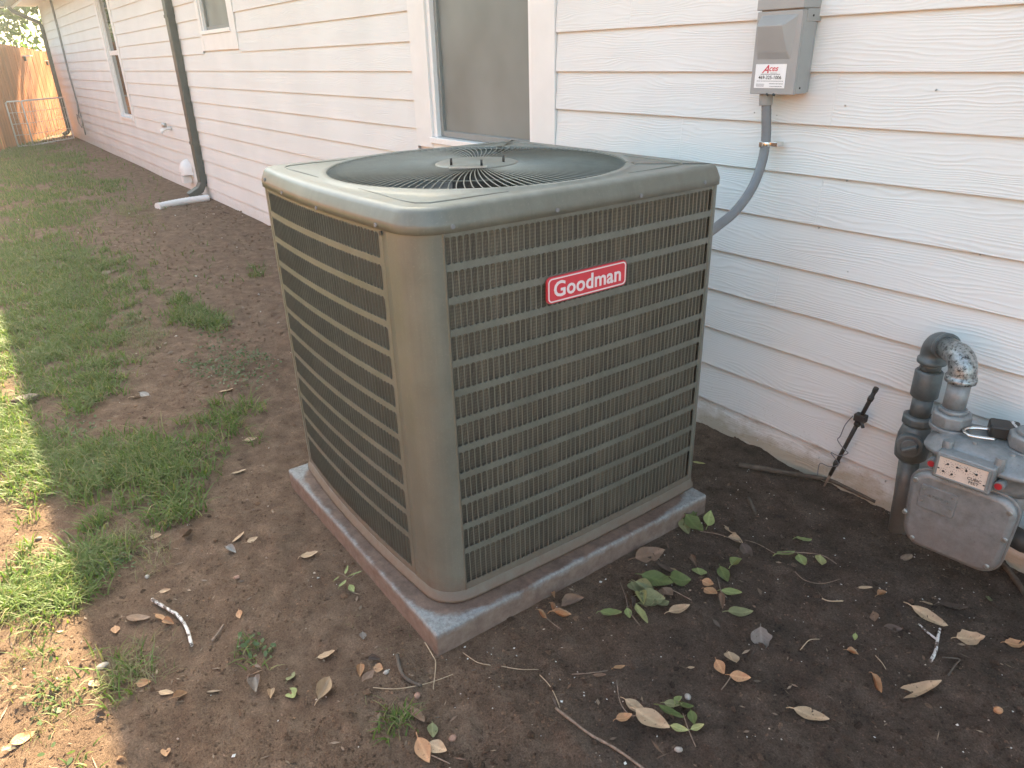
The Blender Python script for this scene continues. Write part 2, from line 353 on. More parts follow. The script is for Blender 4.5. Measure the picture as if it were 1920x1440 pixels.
gx = axis(-70, -4.3, .5, 50, .0085, 55); gy = axis(-45, -2.75, .02, 50, .0085, 50)
X, Y = np.meshgrid(gx, gy, indexing='ij'); Z = gheight(X, Y)
nx, ny = X.shape; idx = np.arange(nx*ny).reshape(nx, ny)
Fq = np.stack([idx[:-1, :-1], idx[1:, :-1], idx[1:, 1:], idx[:-1, 1:]], -1).reshape(-1, 4)
place('ground', npmesh('ground', np.stack([X, Y, Z], -1).reshape(-1, 3), Fq, SOIL, True), kind='structure')
def gh(x, y): return float(gheight(np.array([x]), np.array([y]))[0])

# ------------------------------------------------------------ house
house = empty('house', (-8, 0, 0), label='white clapboard house with lapped wood-grain siding boards and dark downspouts', cat='house')
def hp(mb, name, mat, **k):      # a part of the house, its mesh written in world coordinates
    o = mb.build(name, mat, house, **k); o.location = (8, 0, 0); return o
E_ = .1524; Z0 = 1.35
OPEN = [(-3.915, -2.647, .95, 2.45), (-8.05, -6.93, 1.525, 2.9), (-13.38, -12.25, .60, 2.9)]   # casing outlines cut the boards
joints_fixed = {0: [.9], 3: [-1.324], 5: [-1.435], -1: [1.2], 1: [-1.321], 2: [-1.92], 4: [.6], 6: [1.1], 7: [-5.0, 1.0], 8: [.5, -3.2]}
brd_cache = {}
def board(x0, x1, zb, top):
    L = x1-x0; h = top-zb; key = (round(L, 3), round(h, 4))
    if key not in brd_cache:
        mb = MB(); t = .008
        # lapped board: lower edge proud, leaning back to the wall at its top
        yb = -.0225; yt = -.0095 if h > .1 else -.013
        n = 1
        v = []
        for x in (-L/2, L/2):
            v += [(x, yb+t, 0), (x, yb+.0012, 0), (x, yb, .0018), (x, yt, h), (x, yt+t, h)]
        f = [(0, 1, 6, 5), (1, 2, 7, 6), (2, 3, 8, 7), (3, 4, 9, 8), (4, 0, 5, 9), (0, 4, 3, 2, 1), (5, 6, 7, 8, 9)]
        mb.add(v, f); brd_cache[key] = mb.mesh('siding_board', SIDING)
    return place('siding_board', brd_cache[key], house, loc=((x0+x1)/2+8, 0, zb))
rr = random.Random(5)
for k in range(-9, 10):
    zb = Z0-k*E_; top = zb+E_+.012
    js = list(joints_fixed.get(k, []))
    x = -20.12 + rr.uniform(1.2, 3.4)
    while x < 2:
        if all(abs(x-j) > 1.6 for j in js) : js.append(x)
        x += 3.66
    js = sorted(j for j in js if -19.6 < j < 1.8); xs = [-20.1]+js+[2.0]
    for a, b in zip(xs[:-1], xs[1:]):
        segs = [(a+.0003, b-.0003)]
        for (ox0, ox1, oz0, oz1) in OPEN:
            ns = []
            for s0, s1 in segs:
                if zb+E_*.75 > oz0 and zb < oz1 and s0 < ox1 and s1 > ox0:
                    if s0 < ox0-.02: ns.append((s0, ox0-.002))
                    if s1 > ox1+.02: ns.append((ox1+.002, s1))
                else: ns.append((s0, s1))
            segs = ns
        for s0, s1 in segs:
            if s1-s0 > .03: board(s0, s1, zb, top)
# sheathing with the openings left free, then end and back walls
mb = MB(); xs = [-20.08, -13.26, -12.34, -8.0, -7.04, -3.76, -2.79, 2.0]; op = {1: (.66, 2.4), 3: (1.66, 2.35), 5: (.97, 2.3)}
for i in range(7):
    if i in op: mb.box(xs[i], xs[i+1], .002, .10, -.3, op[i][0]); mb.box(xs[i], xs[i+1], .002, .10, op[i][1], 2.74)
    else: mb.box(xs[i], xs[i+1], .002, .10, -.3, 2.74)
hp(mb, 'wall_sheathing', TRIM)
mb = MB().box(-20.08, -19.98, .101, 9, -.3, 2.7).box(1.9, 2.0, .101, 9, -.3, 2.7).box(-20.08, 2.0, 9.001, 9.1, -.3, 2.7); hp(mb, 'rear_wall', STUCCO)
mb = MB().box(-19.97, 1.89, .35, .36, -.2, 2.6); hp(mb, 'room_partition', DARKIN)
# roof: eave line throws the shade that ends on the lawn at y = -2.275
EO = -.478
mb = MB(); sl = .34
mb.add([(-20.5, EO, 2.74), (2.6, EO, 2.74), (2.6, 4.5, 2.74+sl*5.1), (-20.5, 4.5, 2.74+sl*5.1), (-20.5, 9.6, 2.74), (2.6, 9.6, 2.74),
        (-20.5, EO, 2.66), (2.6, EO, 2.66), (2.6, 9.6, 2.66), (-20.5, 9.6, 2.66)],
       [(0, 1, 2, 3), (3, 2, 5, 4), (6, 9, 8, 7), (0, 6, 7, 1), (5, 8, 9, 4), (0, 3, 4, 9, 6), (1, 7, 8, 5, 2)])
hp(mb, 'roof', SHINGLE)
mb = MB().box(-20.45, 2.5, EO+.02, -.02, 2.635, 2.655); hp(mb, 'soffit', TRIM)
mb = MB().box(-20.5, 2.6, EO-.022, EO-.002, 2.58, 2.745); hp(mb, 'fascia', TRIM)
gut = MB(); prof = [(-.024, 2.74), (-.024, 2.62), (-.08, 2.62), (-.125, 2.68), (-.125, 2.745), (-.115, 2.745), (-.115, 2.69), (-.075, 2.63), (-.034, 2.63), (-.034, 2.74)]
gut.loops([[(x, EO+a, z) for a, z in prof] for x in (-20.5, 2.6)], cap0=True, cap1=True); hp(gut, 'gutter', DARKGUT)
# rear porch beam past the house corner
mb = MB().box(-20.42, -20.30, -2.6, EO-.13, 2.60, 2.72); hp(mb, 'porch_beam', TRIM)
mb = MB().box(-20.29, -20.20, -2.6, EO-.14, 2.62, 2.72); hp(mb, 'porch_gutter', DARKGUT)
# windows
def window(x0, x1, z0, z1, cx0, cx1, cz0, apron, glass, rail=None, frame_dark=True):
    fm = WFRAME if frame_dark else VINYL; t = .028; e = .035
    mb = MB().box(x0+e+.002, x0+e+t, .012, .05, z0+.002, 2.6).box(x1-e-t, x1-e-.002, .012, .05, z0+.002, 2.6).box(x0+e+t, x1-e-t, .013, .049, z0+.002, z0+.034)
    mb.box(x0+e+t, x1-e-t, .013, .049, 2.57, 2.599)
    o = hp(mb, 'window', fm, bevel=.003)
    def sub(m, n, mat, **k): return m.build(n, mat, o, **k)
    sub(MB().box(cx0, x0, -.026, .004, cz0, 2.60), 'casing', TRIM, bevel=.002); sub(MB().box(x1, cx1, -.026, .004, cz0, 2.60), 'casing', TRIM, bevel=.002)
    for q0, q1 in ((x0+.001, x0+e), (x1-e, x1-.001)): sub(MB().box(q0, q1, -.012, .07, z0+.001, 2.6), 'jamb', VINYL, bevel=.002)
    m = MB().box(x0-.012, x1+.012, -.038, .075, z0-.032, z0); sub(m, 'sill', VINYL, bevel=.003)
    if apron: m = MB().box(x0, x1, -.024, .004, cz0, z0-.034); sub(m, 'apron', TRIM, bevel=.002)
    if rail: m = MB().box(x0+e+t+.001, x1-e-t-.001, .006, .052, rail-.03, rail+.03); sub(m, 'meeting_rail', VINYL, bevel=.002)
    m = MB().box(x0+e+t-.004, x1-e-t+.004, .030, .036, z0+.03, 2.6); sub(m, 'pane', glass)
    return o
window(-3.735, -2.815, 1.01, 2.3, -3.914, -2.648, .951, True, SCREEN)
window(-7.96, -7.08, 1.70, 2.35, -8.049, -6.931, 1.527, True, SCREEN, frame_dark=True)
window(-13.24, -12.38, .71, 2.4, -13.379, -12.251, .602, True, GLASS, rail=1.59, frame_dark=False)
# screw dots and caulk seams on the window apron corner
nail = MB()
for (px, py) in ((1415, 210), (1457, 215), (1588, 338), (1535, 427), (1590, 508), (1585, 197), (1755, 168), (1838, 476), (1850, 865), (1660, 902), (1420, 825), (1535, 858)):
    p = wp(px, py, -.019); nail.cyl((p[0], -.0155, p[2]), (p[0]+.001, -.0215, p[2]-.002), .0022, 8)
hp(nail, 'nail_head', ZINC)

# downspouts: things fixed to the wall
def downspout(x, far=False):
    mb = MB(); r0, r1 = -.092, -.020; hw = .064
    pth = [(0, 2.62), (0, .19), (-.045, .115), (-.165, .052)] if not far else [(-.52, 2.60), (-.46, 2.52), (-.02, 2.30), (0, 2.20), (0, .12), (-.05, .06), (-.14, .03)]
    loops = []
    for i, (dy, z) in enumerate(pth):
        a = Vector(pth[max(0, i-1)]); b = Vector(pth[min(len(pth)-1, i+1)]); d = (b-a).normalized(); nrm = Vector((d.y, -d.x))   # outwards in the y-z plane
        c = Vector((dy-.056, z)); w_ = .037
        if nrm.x > 0: nrm = -nrm
        p1 = c+nrm*w_; p2 = c-nrm*w_
        loops.append([(x-hw, p1.x, p1.y), (x-hw*.4, p1.x-.004, p1.y), (x+hw*.4, p1.x-.004, p1.y), (x+hw, p1.x, p1.y), (x+hw, p2.x, p2.y), (x-hw, p2.x, p2.y)])
    mb.loops(loops, cap0=True, cap1=True); return mb
d1 = empty('downspout', (-8.93, -.05, 0), label='tall dark green-grey metal downspout between the two narrow windows, white drain pipe at its foot', cat='downspout', group='downspouts on the house wall')
o = downspout(-8.93).build('pipe', DARKGUT, d1, bevel=.006); o.location = (8.93, .05, 0)
mb = MB().box(-8.995, -8.865, -.100, -.016, 1.86, 1.89).box(-8.995, -8.865, -.100, -.016, .60, .63); o = mb.build('strap', DARKGUT, d1); o.location = (8.93, .05, 0)
d2 = empty('downspout', (-20.0, -.05, 0), label='far black downspout at the house corner beside the white wire gate', cat='downspout', group='downspouts on the house wall')
o = downspout(-20.02, True).build('pipe', DARKGUT, d2, bevel=.006); o.location = (20.0, .05, 0)
# white drain pipe under the near downspout
p0 = gp(392, 371, .03); p1 = gp(340, 377, .03); p2 = gp(298, 387, .03)
dp = empty('drain_pipe', p0, label='white corrugated drain pipe lying on the soil under the near downspout', cat='pipe')
mb = MB(); A = Vector(p0); pts = []; rs = []
for i in range(31):
    t = i/30; q = Vector(p0)*(1-t)**2+Vector(p1)*2*t*(1-t)+Vector(p2)*t*t; pts.append(q-A); rs.append(.036+.002*(i % 2))
mb.tube(pts, rs, 14); mb.build('pipe', VINYL, dp)
MB().tube([pts[-1], pts[-1]+(pts[-1]-pts[-2])*.9], .042, 16).build('collar', VINYL, dp)
# hanging cable
cb = empty('wall_cable', (-17.72, -.03, .15), label='thin grey cable running down the far wall and ending in a loose coil', cat='cable')
mb = MB(); pts = [(0, -.0, 2.45), (.02, 0, 1.9), (-.03, -.01, 1.2), (0, 0, .5), (.03, 0, .25), (0, 0, 0)]; mb.tube(pts, .011, 6)
mb.tube([(-.16, 0, 2.45), (-.14, 0, 1.9), (-.12, -.01, 1.2), (-.05, 0, .6), (-.10, -.02, .33), (-.28, -.03, .38), (-.30, -.03, .22), (-.10, -.02, .14), (.02, 0, .24)], .009, 6)
mb.build('cable', CONDG, cb)
# spigot and vent hood on the far wall
sp = empty('spigot', (-10.1, -.02, .70), label='small white-wrapped hose spigot on the wall left of the near downspout', cat='spigot')
MB().tube([(0, 0, 0), (0, -.06, 0), (0, -.11, -.02), (0, -.12, -.06)], .022, 12).build('spout', VINYL, sp); MB().cyl((0, -.07, .02), (0, -.07, .07), .03, 10).build('handle', ZINC, sp)
vh = empty('vent_hood', (-9.60, -.02, .21), label='white domed vent hood low on the wall just left of the near downspout', cat='vent')
mb = MB(); ls = []
for j in range(7):
    a = j/6*math.pi/2; ls.append([(math.cos(math.pi*i/16)*.16*math.cos(a*.9), -.11*math.sin(a), math.sin(math.pi*i/16)*.17*math.cos(a*.9)) for i in range(17)])
mb.loops(ls, True, close=False); mb.build('hood', TRIM, vh); MB().box(-.17, .17, -.012, .004, -.02, .02).box(-.05, .05, -.1, 0, -.10, -.022).build('flange', VINYL, vh, bevel=.004)

# ------------------------------------------------------------ fences
def fence(A, B, label, ztop0, ztop1, z0=0.0, w=.14, group='wooden fences round the yard', lights=()):
    A = Vector(A); B = Vector(B); d = B-A; L = d.length; d.normalize(); ang = math.atan2(d.y, d.x)
    root = empty('wooden_fence', (A.x, A.y, 0), ang, label=label, cat='fence', group=group)
    n = int(L/w); cache = {}
    for i in range(n):
        x = (i+.5)*w; t = x/L; zt = ztop0*(1-t)+ztop1*t + random.uniform(-.012, .012); v = i % 5
        if v not in cache:
            mb = MB(); hh = w/2-.004; mb.loops([[(-hh, -.009, z), (hh, -.009, z), (hh, .009, z), (-hh, .009, z)] for z in (z0, 1.78)]+[[(-hh+.03, -.009, 1.83), (hh-.03, -.009, 1.83), (hh-.03, .009, 1.83), (-hh+.03, .009, 1.83)]], cap0=True, cap1=True)
            cache[v] = mb.mesh('picket', FENCE)
        o = place('picket', cache[v], root, loc=(x, random.uniform(-.003, .003), 0), scale=(1, 1, zt/1.83)); o.rotation_euler = (0, random.uniform(-.006, .006), 0)
    for z in (.35, 1.5):
        MB().box(0, L, .0125, .055, z, z+.09).build('rail', FENCE, root)
    return root
fence((-17.4, -1.5), (-22.6, .45), 'orange cedar fence beyond the wire gate at the end of the house', 1.93, 1.72)
fence((-10.5, -4.0), (-17.35, -1.52), 'cedar fence running out to the left from the far end of the yard', 1.93, 1.93)
fence((8, -6.2), (-11, -5.2), 'long cedar fence across the lawn behind the photographer', 1.85, 1.85)
for (px, py, nm) in ((43, 105, 'small white solar light on the cedar fence, the left one of two'), (85, 114, 'small white solar light on the cedar fence, the right one of two')):
    # on the fence plane from (-17.4,-1.5) to (-22.6,.45)
    r = F_ + R_*((px-960)/FOC) - U_*((py-720)/FOC); nrm = np.array([.351, .936, 0]); t = np.dot(np.array([-17.4, -1.5, 0])-CAM, nrm)/np.dot(r, nrm); P = CAM+r*t
    l = empty('solar_light', tuple(P), math.atan2(1.95, -5.2), label=nm, cat='lamp', group='solar lights on the fence')
    MB().box(-.10, .10, -.16, -.01, -.01, .012).build('solar_panel', VINYL, l, bevel=.003); MB().box(-.03, .03, -.05, -.012, -.10, -.012).build('lamp_body', BLACK, l, bevel=.004)
# wire gate
def gate():
    P0 = Vector((-17.86, -1.23, .02)); P1 = Vector(gp(63, 272, .02)); P2 = Vector((-18.9, -.12, .02))
    root = empty('wire_gate', P0, label='low white wire pet gate across the gap between fence and house corner', cat='gate')
    H = .82
    for a, b in ((P0, P1), (P1, P2)):
        a = a-P0; b = b-P0; fr = MB(); up = Vector((0, 0, H)); inn = (b-a).normalized()*.03
        fr.tube([a, a+up*.97, a+up+inn, b+up-inn, b+up*.97, b, a], .014, 8); f = fr.build('gate_panel', WIREW, root)
        n = max(4, int((b-a).length/.085)); wr = MB()
        for i in range(1, n): q = a.lerp(b, i/n); wr.tube([q, q+up], .0035, 5)
        for j in range(1, 4): wr.tube([a+up*(j/4), b+up*(j/4)], .0045, 5)
        wr.build('wire', WIREW, f)
gate()

# ------------------------------------------------------------ trees
def tree(x, y, h, rad, n, name, label, leafs=.11, seed=1, crown_z=None, **k):
    rg = np.random.default_rng(seed); root = empty(name, (x, y, 0), label=label, cat='tree', **k)
    mb = MB(); mb.tube([(0, 0, -.2), (.05, .03, h*.3), (-.06, .05, h*.62), (0, 0, h*.9)], [.19, .15, .10, .03], 10)
    tips = []
    for i in range(16):
        a = rg.uniform(0, 6.28); z0 = h*rg.uniform(.16, .7); L = rad*rg.uniform(.6, 1.05); e = Vector((math.cos(a)*L, math.sin(a)*L, z0+L*rg.uniform(.2, .7)))
        m = Vector((math.cos(a)*L*.45, math.sin(a)*L*.45, z0+L*.35)); mb.tube([(0, 0, z0), m, e], [.06, .04, .012], 6); tips += [m, e]
    mb.build('trunk', BARK, root)
    tips += [Vector((rg.normal()*rad*.4, rg.normal()*rad*.4, h*rg.uniform(.22, 1.0))) for _ in range(40)]
    c = np.array([list(t) for t in tips]); who = rg.integers(0, len(c), n); P = c[who]+rg.normal(0, 1, (n, 3))*np.array([rad*.19, rad*.19, rad*.15])
    A = rg.normal(0, 1, (n, 3)); A /= np.linalg.norm(A, axis=1)[:, None]; B = np.cross(A, rg.normal(0, 1, (n, 3))); B /= np.linalg.norm(B, axis=1)[:, None]
    s = leafs*rg.uniform(.6, 1.3, (n, 1)); V = np.stack([P-A*s, P-B*s*.42, P+A*s, P+B*s*.42], 1).reshape(-1, 3)
    place('crown', npmesh('crown', V, np.arange(4*n).reshape(-1, 4), CROWN), root)
tree(-26.5, -1.5, 6.2, 2.8, 15000, 'leafy_tree', 'sunlit bushy tree rising behind the cedar fence', seed=3, leafs=.10)
tree(-25.4, 1.3, 6.8, 2.3, 10000, 'leafy_tree', 'darker tree with a bare trunk between the fence and the house corner', seed=4, leafs=.10)
tree(-30, -4.5, 7, 3.6, 11000, 'leafy_tree', 'distant tree beyond the fence at the left edge', seed=9, leafs=.16)
tree(-8.0, -9.5, 6.0, 2.6, 5000, 'leafy_tree', 'tree behind the long cedar fence, mirrored in the window glass', seed=5, leafs=.13)
tree(1.5, -10.5, 6.5, 2.8, 5000, 'leafy_tree', 'tree behind the long cedar fence, nearest the gas meter side', seed=6, leafs=.13)
tree(-17.0, -8.5, 6.0, 2.6, 5000, 'leafy_tree', 'tree on the open side of the yard opposite the tall window', seed=7, leafs=.13)

# ------------------------------------------------------------ air conditioner pad
PX0, PX1, PY0, PY1 = -2.3345, -1.2845, -1.539, -.489
pad = empty('equipment_pad', ((PX0+PX1)/2, (PY0+PY1)/2, 0), label='square grey pad stained with red mud under the air conditioner', cat='pad')
mb = MB(); mb.box(-.525, .525, -.525, .525, -.08, .070); mb.build('slab', PADM, pad, bevel=.007, seg=3)

# ------------------------------------------------------------ air conditioner
AC = empty('air_conditioner', (-1.83, -.985, .07), label='large square grey air conditioner with louvred sides, round top grille and red badge', cat='air conditioner')
def ap(mb, name, mat, parent=None, **k):
    o = mb.build(name, mat, parent or AC, **k)
    if parent is None: o.location = (1.83, .985, -.07)
    return o
def front_y(x): return -1.474-.020*(1-((x+1.83)/.42)**2)
def right_x(y): return -1.349+.011*(1-((y+.95)/.46)**2)
XL, YB = -2.328, -.487
CX, CY = -1.83, -.985
RB = .022
def outline(grow=0.0, r=.088, ns=14, nc=9):
    # closed outline counter-clockwise, starting at the front face's left end
    pts = []
    xl = XL-grow; yb = YB+grow
    r2 = .055; fx0, fx1 = XL+r2, -1.349-r
    for i in range(ns): x = fx0+(fx1-fx0)*i/ns; pts.append((x, front_y(x)-grow))
    y0 = front_y(fx1); cx, cy = fx1, y0+r; x1 = -1.349
    for i in range(nc): a = -math.pi/2+math.pi/2*i/nc; pts.append((cx+(r+grow)*math.cos(a), cy+(r+grow)*math.sin(a)))
    ry0, ry1 = cy, YB-.022
    for i in range(ns): y = ry0+(ry1-ry0)*i/ns; pts.append((right_x(y)+grow+(.0 if i else 0), y))
    xr = right_x(ry1); cx, cy = xr-.022, ry1
    for i in range(nc): a = math.pi/2*i/nc; pts.append((cx+(RB+grow)*math.cos(a), cy+(RB+grow)*math.sin(a)))
    for i in range(ns): x = cx+(XL+.022-cx)*i/ns; pts.append((x, yb))
    cx, cy = XL+.022, YB-.022
    for i in range(nc): a = math.pi/2+math.pi/2*i/nc; pts.append((cx+(RB+grow)*math.cos(a), cy+(RB+grow)*math.sin(a)))
    ly0 = YB-.022; ly1 = front_y(fx0)+r2
    for i in range(ns): y = ly0+(ly1-ly0)*i/ns; pts.append((xl, y))
    cx, cy = XL+r2, ly1
    for i in range(nc): a = math.pi+math.pi/2*i/nc; pts.append((cx+(r2+grow)*math.cos(a), cy+(r2+grow)*math.sin(a)))
    return pts
def ring(grow, z): return [(x, y, z) for x, y in outline(grow)]
# base pan
mb = MB(); mb.loops([ring(-.03, .071), ring(.003, .071), ring(.009, .075), ring(.009, .083), ring(.004, .086), ring(.002, .104), ring(-.001, .105), ring(-.03, .1055)], True, cap0=True, cap1=True); ap(mb, 'base_pan', PAINT)
# coil walls just inside the louvres
mb = MB(); mb.loops([ring(-.015, .107), ring(-.015, 1.074)], True); mb.loops([ring(-.052, .107), ring(-.052, 1.074)], True)
ap(mb, 'coil', COIL)
mb = MB(); mb.loops([ring(-.060, .107), ring(-.060, 1.074)], True); ap(mb, 'inner_liner', WFRAME)
# louvre rows
ROWS = []
for i in range(12):
    zt = 1.066-i*.0766; zb = zt-.0620 if i < 11 else .125
    ROWS.append((zb, zt))
def slot_row(uv, u0, u1, zb, zt, cell, zlo, zhi):
    """a strip of sheet from zlo to zhi pierced by upright round-ended slots; uv(u, z, depth) -> point"""
    mb = MB(); n = max(1, round((u1-u0)/cell)); cw = (u1-u0)/n; hw = cw*.40; K = 6
    for i in range(n):
        uc = u0+cw*(i+.5); inner = []; outer = []
        for j in range(K+1):
            a = math.pi*j/K; inner.append((uc+hw*math.cos(a), zt-hw+hw*math.sin(a)))
            outer.append((uc+cw/2 if j < K/2 else (uc if j == K/2 else uc-cw/2), zhi if 0 < j < K else zt-hw))
        # spread the outer top points over the cell
        for j in range(K+1):
            if 0 < j < K: outer[j] = (uc+cw/2-cw*(j-1)/(K-2), zhi)
        for j in range(K+1):
            a = math.pi+math.pi*j/K; inner.append((uc+hw*math.cos(a), zb+hw+hw*math.sin(a)))
            outer.append((uc-cw/2, zb+hw) if j == 0 else ((uc+cw/2, zb+hw) if j == K else (uc-cw/2+cw*(j-1)/(K-2), zlo)))
        N = len(inner)
        V = [uv(u, z, 0) for u, z in outer]+[uv(u, z, 0) for u, z in inner]
        # left lip rolled outwards, right lip rolled inwards: a stamped louvre
        V += [uv(u+(.0012 if u > uc else 0), z, -.0022 if u > uc+hw*.5 else .0035) for u, z in inner]
        fs = [(k, (k+1) % N, N+(k+1) % N, N+k) for k in range(N)]+[(N+k, N+(k+1) % N, 2*N+(k+1) % N, 2*N+k) for k in range(N)]
        mb.add(V, fs)
    return mb
def band(mb, uv, u0, u1, z0, z1, n):
    for i in range(n):
        a = u0+(u1-u0)*i/n; b = u0+(u1-u0)*(i+1)/n
        mb.add([uv(a, z0, 0), uv(b, z0, 0), uv(b, z1, 0), uv(a, z1, 0)], [(0, 1, 2, 3)])
def louvred(uv, u0, u1, s0, s1, cell, name='louvre_panel', flipmesh=False):
    fr = MB(); band(fr, uv, s0, u0, .106, 1.0745, 1); band(fr, uv, u1, s1, .106, 1.0745, 1)
    edges = []
    for i, (zb, zt) in enumerate(ROWS): edges.append((zb-.004, zt+.004))
    zc = 1.0745
    for lo, hi in edges: band(fr, uv, u0, u1, hi, zc, 24); zc = lo
    band(fr, uv, u0, u1, .106, zc, 24)
    # returned flange at the bottom and sides
    p = fr.build(name, PAINT, AC); p.location = (1.83, .985, -.07)
    for (zb, zt), (lo, hi) in zip(ROWS, edges):
        slot_row(uv, u0, u1, zb, zt, cell, lo, hi).build('louvre_row', PAINT, p)
    return p
uvF = lambda u, z, d: (u, front_y(u)+d, z)                 # front, faces -y
uvR = lambda u, z, d: (right_x(u)-d, u, z)                 # right, faces +x
uvB = lambda u, z, d: (-u, YB-d, z)
uvL = lambda u, z, d: (XL+d, -u, z)
louvred(uvF, -2.252, -1.503, -2.262, -1.4865, .0159)
louvred(uvR, -1.402, -.520, -1.4025, -.5165, .0164)
louvred(uvB, 1.42, 2.24, 1.40, 2.26, .0273); louvred(uvL, .56, 1.37, .55, 1.38, .0270)
# corner posts
def post(i0, i1, name='corner_post'):
    P = outline(0.0006); n = len(P); seq = [P[i % n] for i in range(i0, i1+1)]; Q = outline(-.003); sq = [Q[i % n] for i in range(i0, i1+1)]
    return seq, sq
def post_mb(seq, sq, z0=.1062, z1=1.0742):
    L = seq+sq[::-1]; mb = MB(); mb.loops([[(x, y, z) for x, y in L] for z in (z0, z1)], True, cap0=False, cap1=False); return mb
def post_custom(pts):
    inn = []
    for i, p in enumerate(pts):
        a = Vector(pts[max(0, i-1)]); b = Vector(pts[min(len(pts)-1, i+1)]); d = (b-a).normalized(); n = Vector((-d.y, d.x)); inn.append((p[0]+n.x*.003, p[1]+n.y*.003))
    return post_mb(pts, inn)
r_ = .088; fx1 = -1.349-r_; cyy = front_y(fx1)+r_
pts = [(-1.4835, front_y(-1.4835)-.0012), (-1.46, front_y(-1.46)-.0012)]
for i in range(15): a = -math.pi/2+math.pi/2*i/14; pts.append((fx1+(r_+.001)*math.cos(a), cyy+(r_+.001)*math.sin(a)*(1.0)))
pts = [p for p in pts]; pts[-1] = (right_x(-1.404)+.0006, -1.4035) if cyy > -1.404 else pts[-1]
ap(post_custom(pts), 'corner_post', PAINT)
def simple_post(cx, cy, rr, a0, a1, ext0, ext1):
    pts = [ext0]+[(cx+rr*math.cos(a0+(a1-a0)*i/10), cy+rr*math.sin(a0+(a1-a0)*i/10)) for i in range(11)]+[ext1]; return post_custom(pts)
xr = right_x(YB-.022)
ap(simple_post(xr-.022, YB-.022, .0228, 0, math.pi/2, (xr+.0008, -.5158), (-1.402, YB+.001)), 'corner_post', PAINT)
ap(simple_post(XL+.022, YB-.022, .0228, math.pi/2, math.pi, (XL+.06, YB+.001), (XL-.001, YB-.055)), 'corner_post', PAINT)
yl = front_y(XL+.055)+.055
ap(simple_post(XL+.055, yl, .0558, math.pi, math.pi*1.5, (XL-.001, -1.38), (XL+.064, front_y(XL+.064)-.001)), 'corner_post', PAINT)
# lid
FR = .427; FCX, FCY = -1.838, -.985; ZT = 1.131
O0 = outline(.0); n0 = len(O0)
def circ(r, z, base):
    out = []
    for x, y in base: a = math.atan2(y-FCY, x-FCX); out.append((FCX+r*math.cos(a), FCY+r*math.sin(a), z))
    return out
base = outline(-.027)
def lerp(l0, l1, t, z): return [(a[0]*(1-t)+b[0]*t, a[1]*(1-t)+b[1]*t, z) for a, b in zip(l0, l1)]
top0 = ring(-.027, ZT)
lo = [ring(-.004, 1.0750), ring(.0065, 1.0750), ring(.0065, 1.0940), ring(.0050, 1.0975), ring(-.003, 1.1170), ring(-.007, 1.1235), ring(-.013, 1.1280), ring(-.020, 1.1303), top0]
c1 = circ(FR+.030, ZT, base); cx_ = []
def safe(l0, rad, z):   # ring of radius rad, never outside the flat top
    out = []
    for a, p in zip(l0, base):
        ang = math.atan2(a[1]-FCY, a[0]-FCX); d = math.hypot(a[0]-FCX, a[1]-FCY); q = min(rad, d-.0015-(rad-FR)*.02); out.append((FCX+q*math.cos(ang), FCY+q*math.sin(ang), z))
    return out
lo += [safe(top0, FR+.030, ZT), safe(top0, FR+.026, ZT+.004), safe(top0, FR+.008, ZT+.0045), safe(top0, FR+.003, ZT+.002), circ(FR, ZT-.004, base), circ(FR-.002, ZT-.045, base)]
mb = MB(); mb.loops(lo, True); lid = ap(mb, 'top_cover', PAINT)
# pressed ribs: a V in each corner of the cover
for sx, sy in ((1, -1), (1, 1), (-1, 1), (-1, -1)):
    qx, qy = CX+sx*.425, CY+sy*.430
    if sy < 0: qy = -1.425
    pts = []
    L1 = .20
    P = [(qx-sx*.30, qy), (qx-sx*.07, qy), (qx-sx*.025, qy-sy*.006), (qx-sx*.004, qy-sy*.03), (qx, qy-sy*.08), (qx, qy-sy*.24)]
    mb = MB(); mb.tube([(x, y, ZT+.0002) for x, y in P], [.001, .0028, .0028, .0028, .0028, .001], 8); mb.build('pressed_rib', PAINT, lid)
# fan grille
gr = MB(); n = 128
pts = [(FCX+(FR-.006)*math.cos(a), FCY+(FR-.006)*math.sin(a), ZT-.004) for a in np.linspace(0, 2*math.pi, 129)[:-1]]
gr.tube(pts+[pts[0]], .003, 6, cap=False); pts = [(FCX+.27*math.cos(a), FCY+.27*math.sin(a), ZT-.004) for a in np.linspace(0, 2*math.pi, 65)[:-1]]; gr.tube(pts+[pts[0]], .002, 6, cap=False)
grille = ap(gr, 'fan_grille', PAINT)
NW = 122; HR = .118
wm = MB(); P = []
for i in range(10):
    t = i/9; r = HR-.01+(FR-.002-HR+.01)*t; a = .07*t*t; z = ZT+.004+.003*math.sin(t*math.pi)-.004*t
    P.append((r*math.cos(a), r*math.sin(a), z))
P.append((P[-1][0]*1.012, P[-1][1]*1.012, ZT+.0035)); P.append((P[-1][0]*1.004, P[-1][1]*1.004, ZT-.002)); wm.tube(P, .00165, 5); WM = wm.mesh('grille_wire', PAINT)
for i in range(NW): place('grille_wire', WM, grille, loc=(FCX, FCY, 0), rot=(0, 0, 2*math.pi*i/NW))
hub = MB(); hub.loops([[(FCX+r*math.cos(a), FCY+r*math.sin(a), z) for a in np.linspace(0, 2*math.pi, 49)[:-1]] for r, z in ((HR+.004, ZT-.001), (HR+.004, ZT+.006), (HR-.004, ZT+.009), (HR-.022, ZT+.0095), (HR-.030, ZT+.012), (.01, ZT+.013))], True, cap0=True, cap1=True)
hb = ap(hub, 'hub_plate', PAINT)
for p in ((846, 308), (903, 311), (944, 303)):
    q = gp(p[0], p[1], ZT+.012); MB().cyl((q[0], q[1], ZT+.010), (q[0], q[1], ZT+.029), .0036, 10).build('bolt', BLACK, hb)
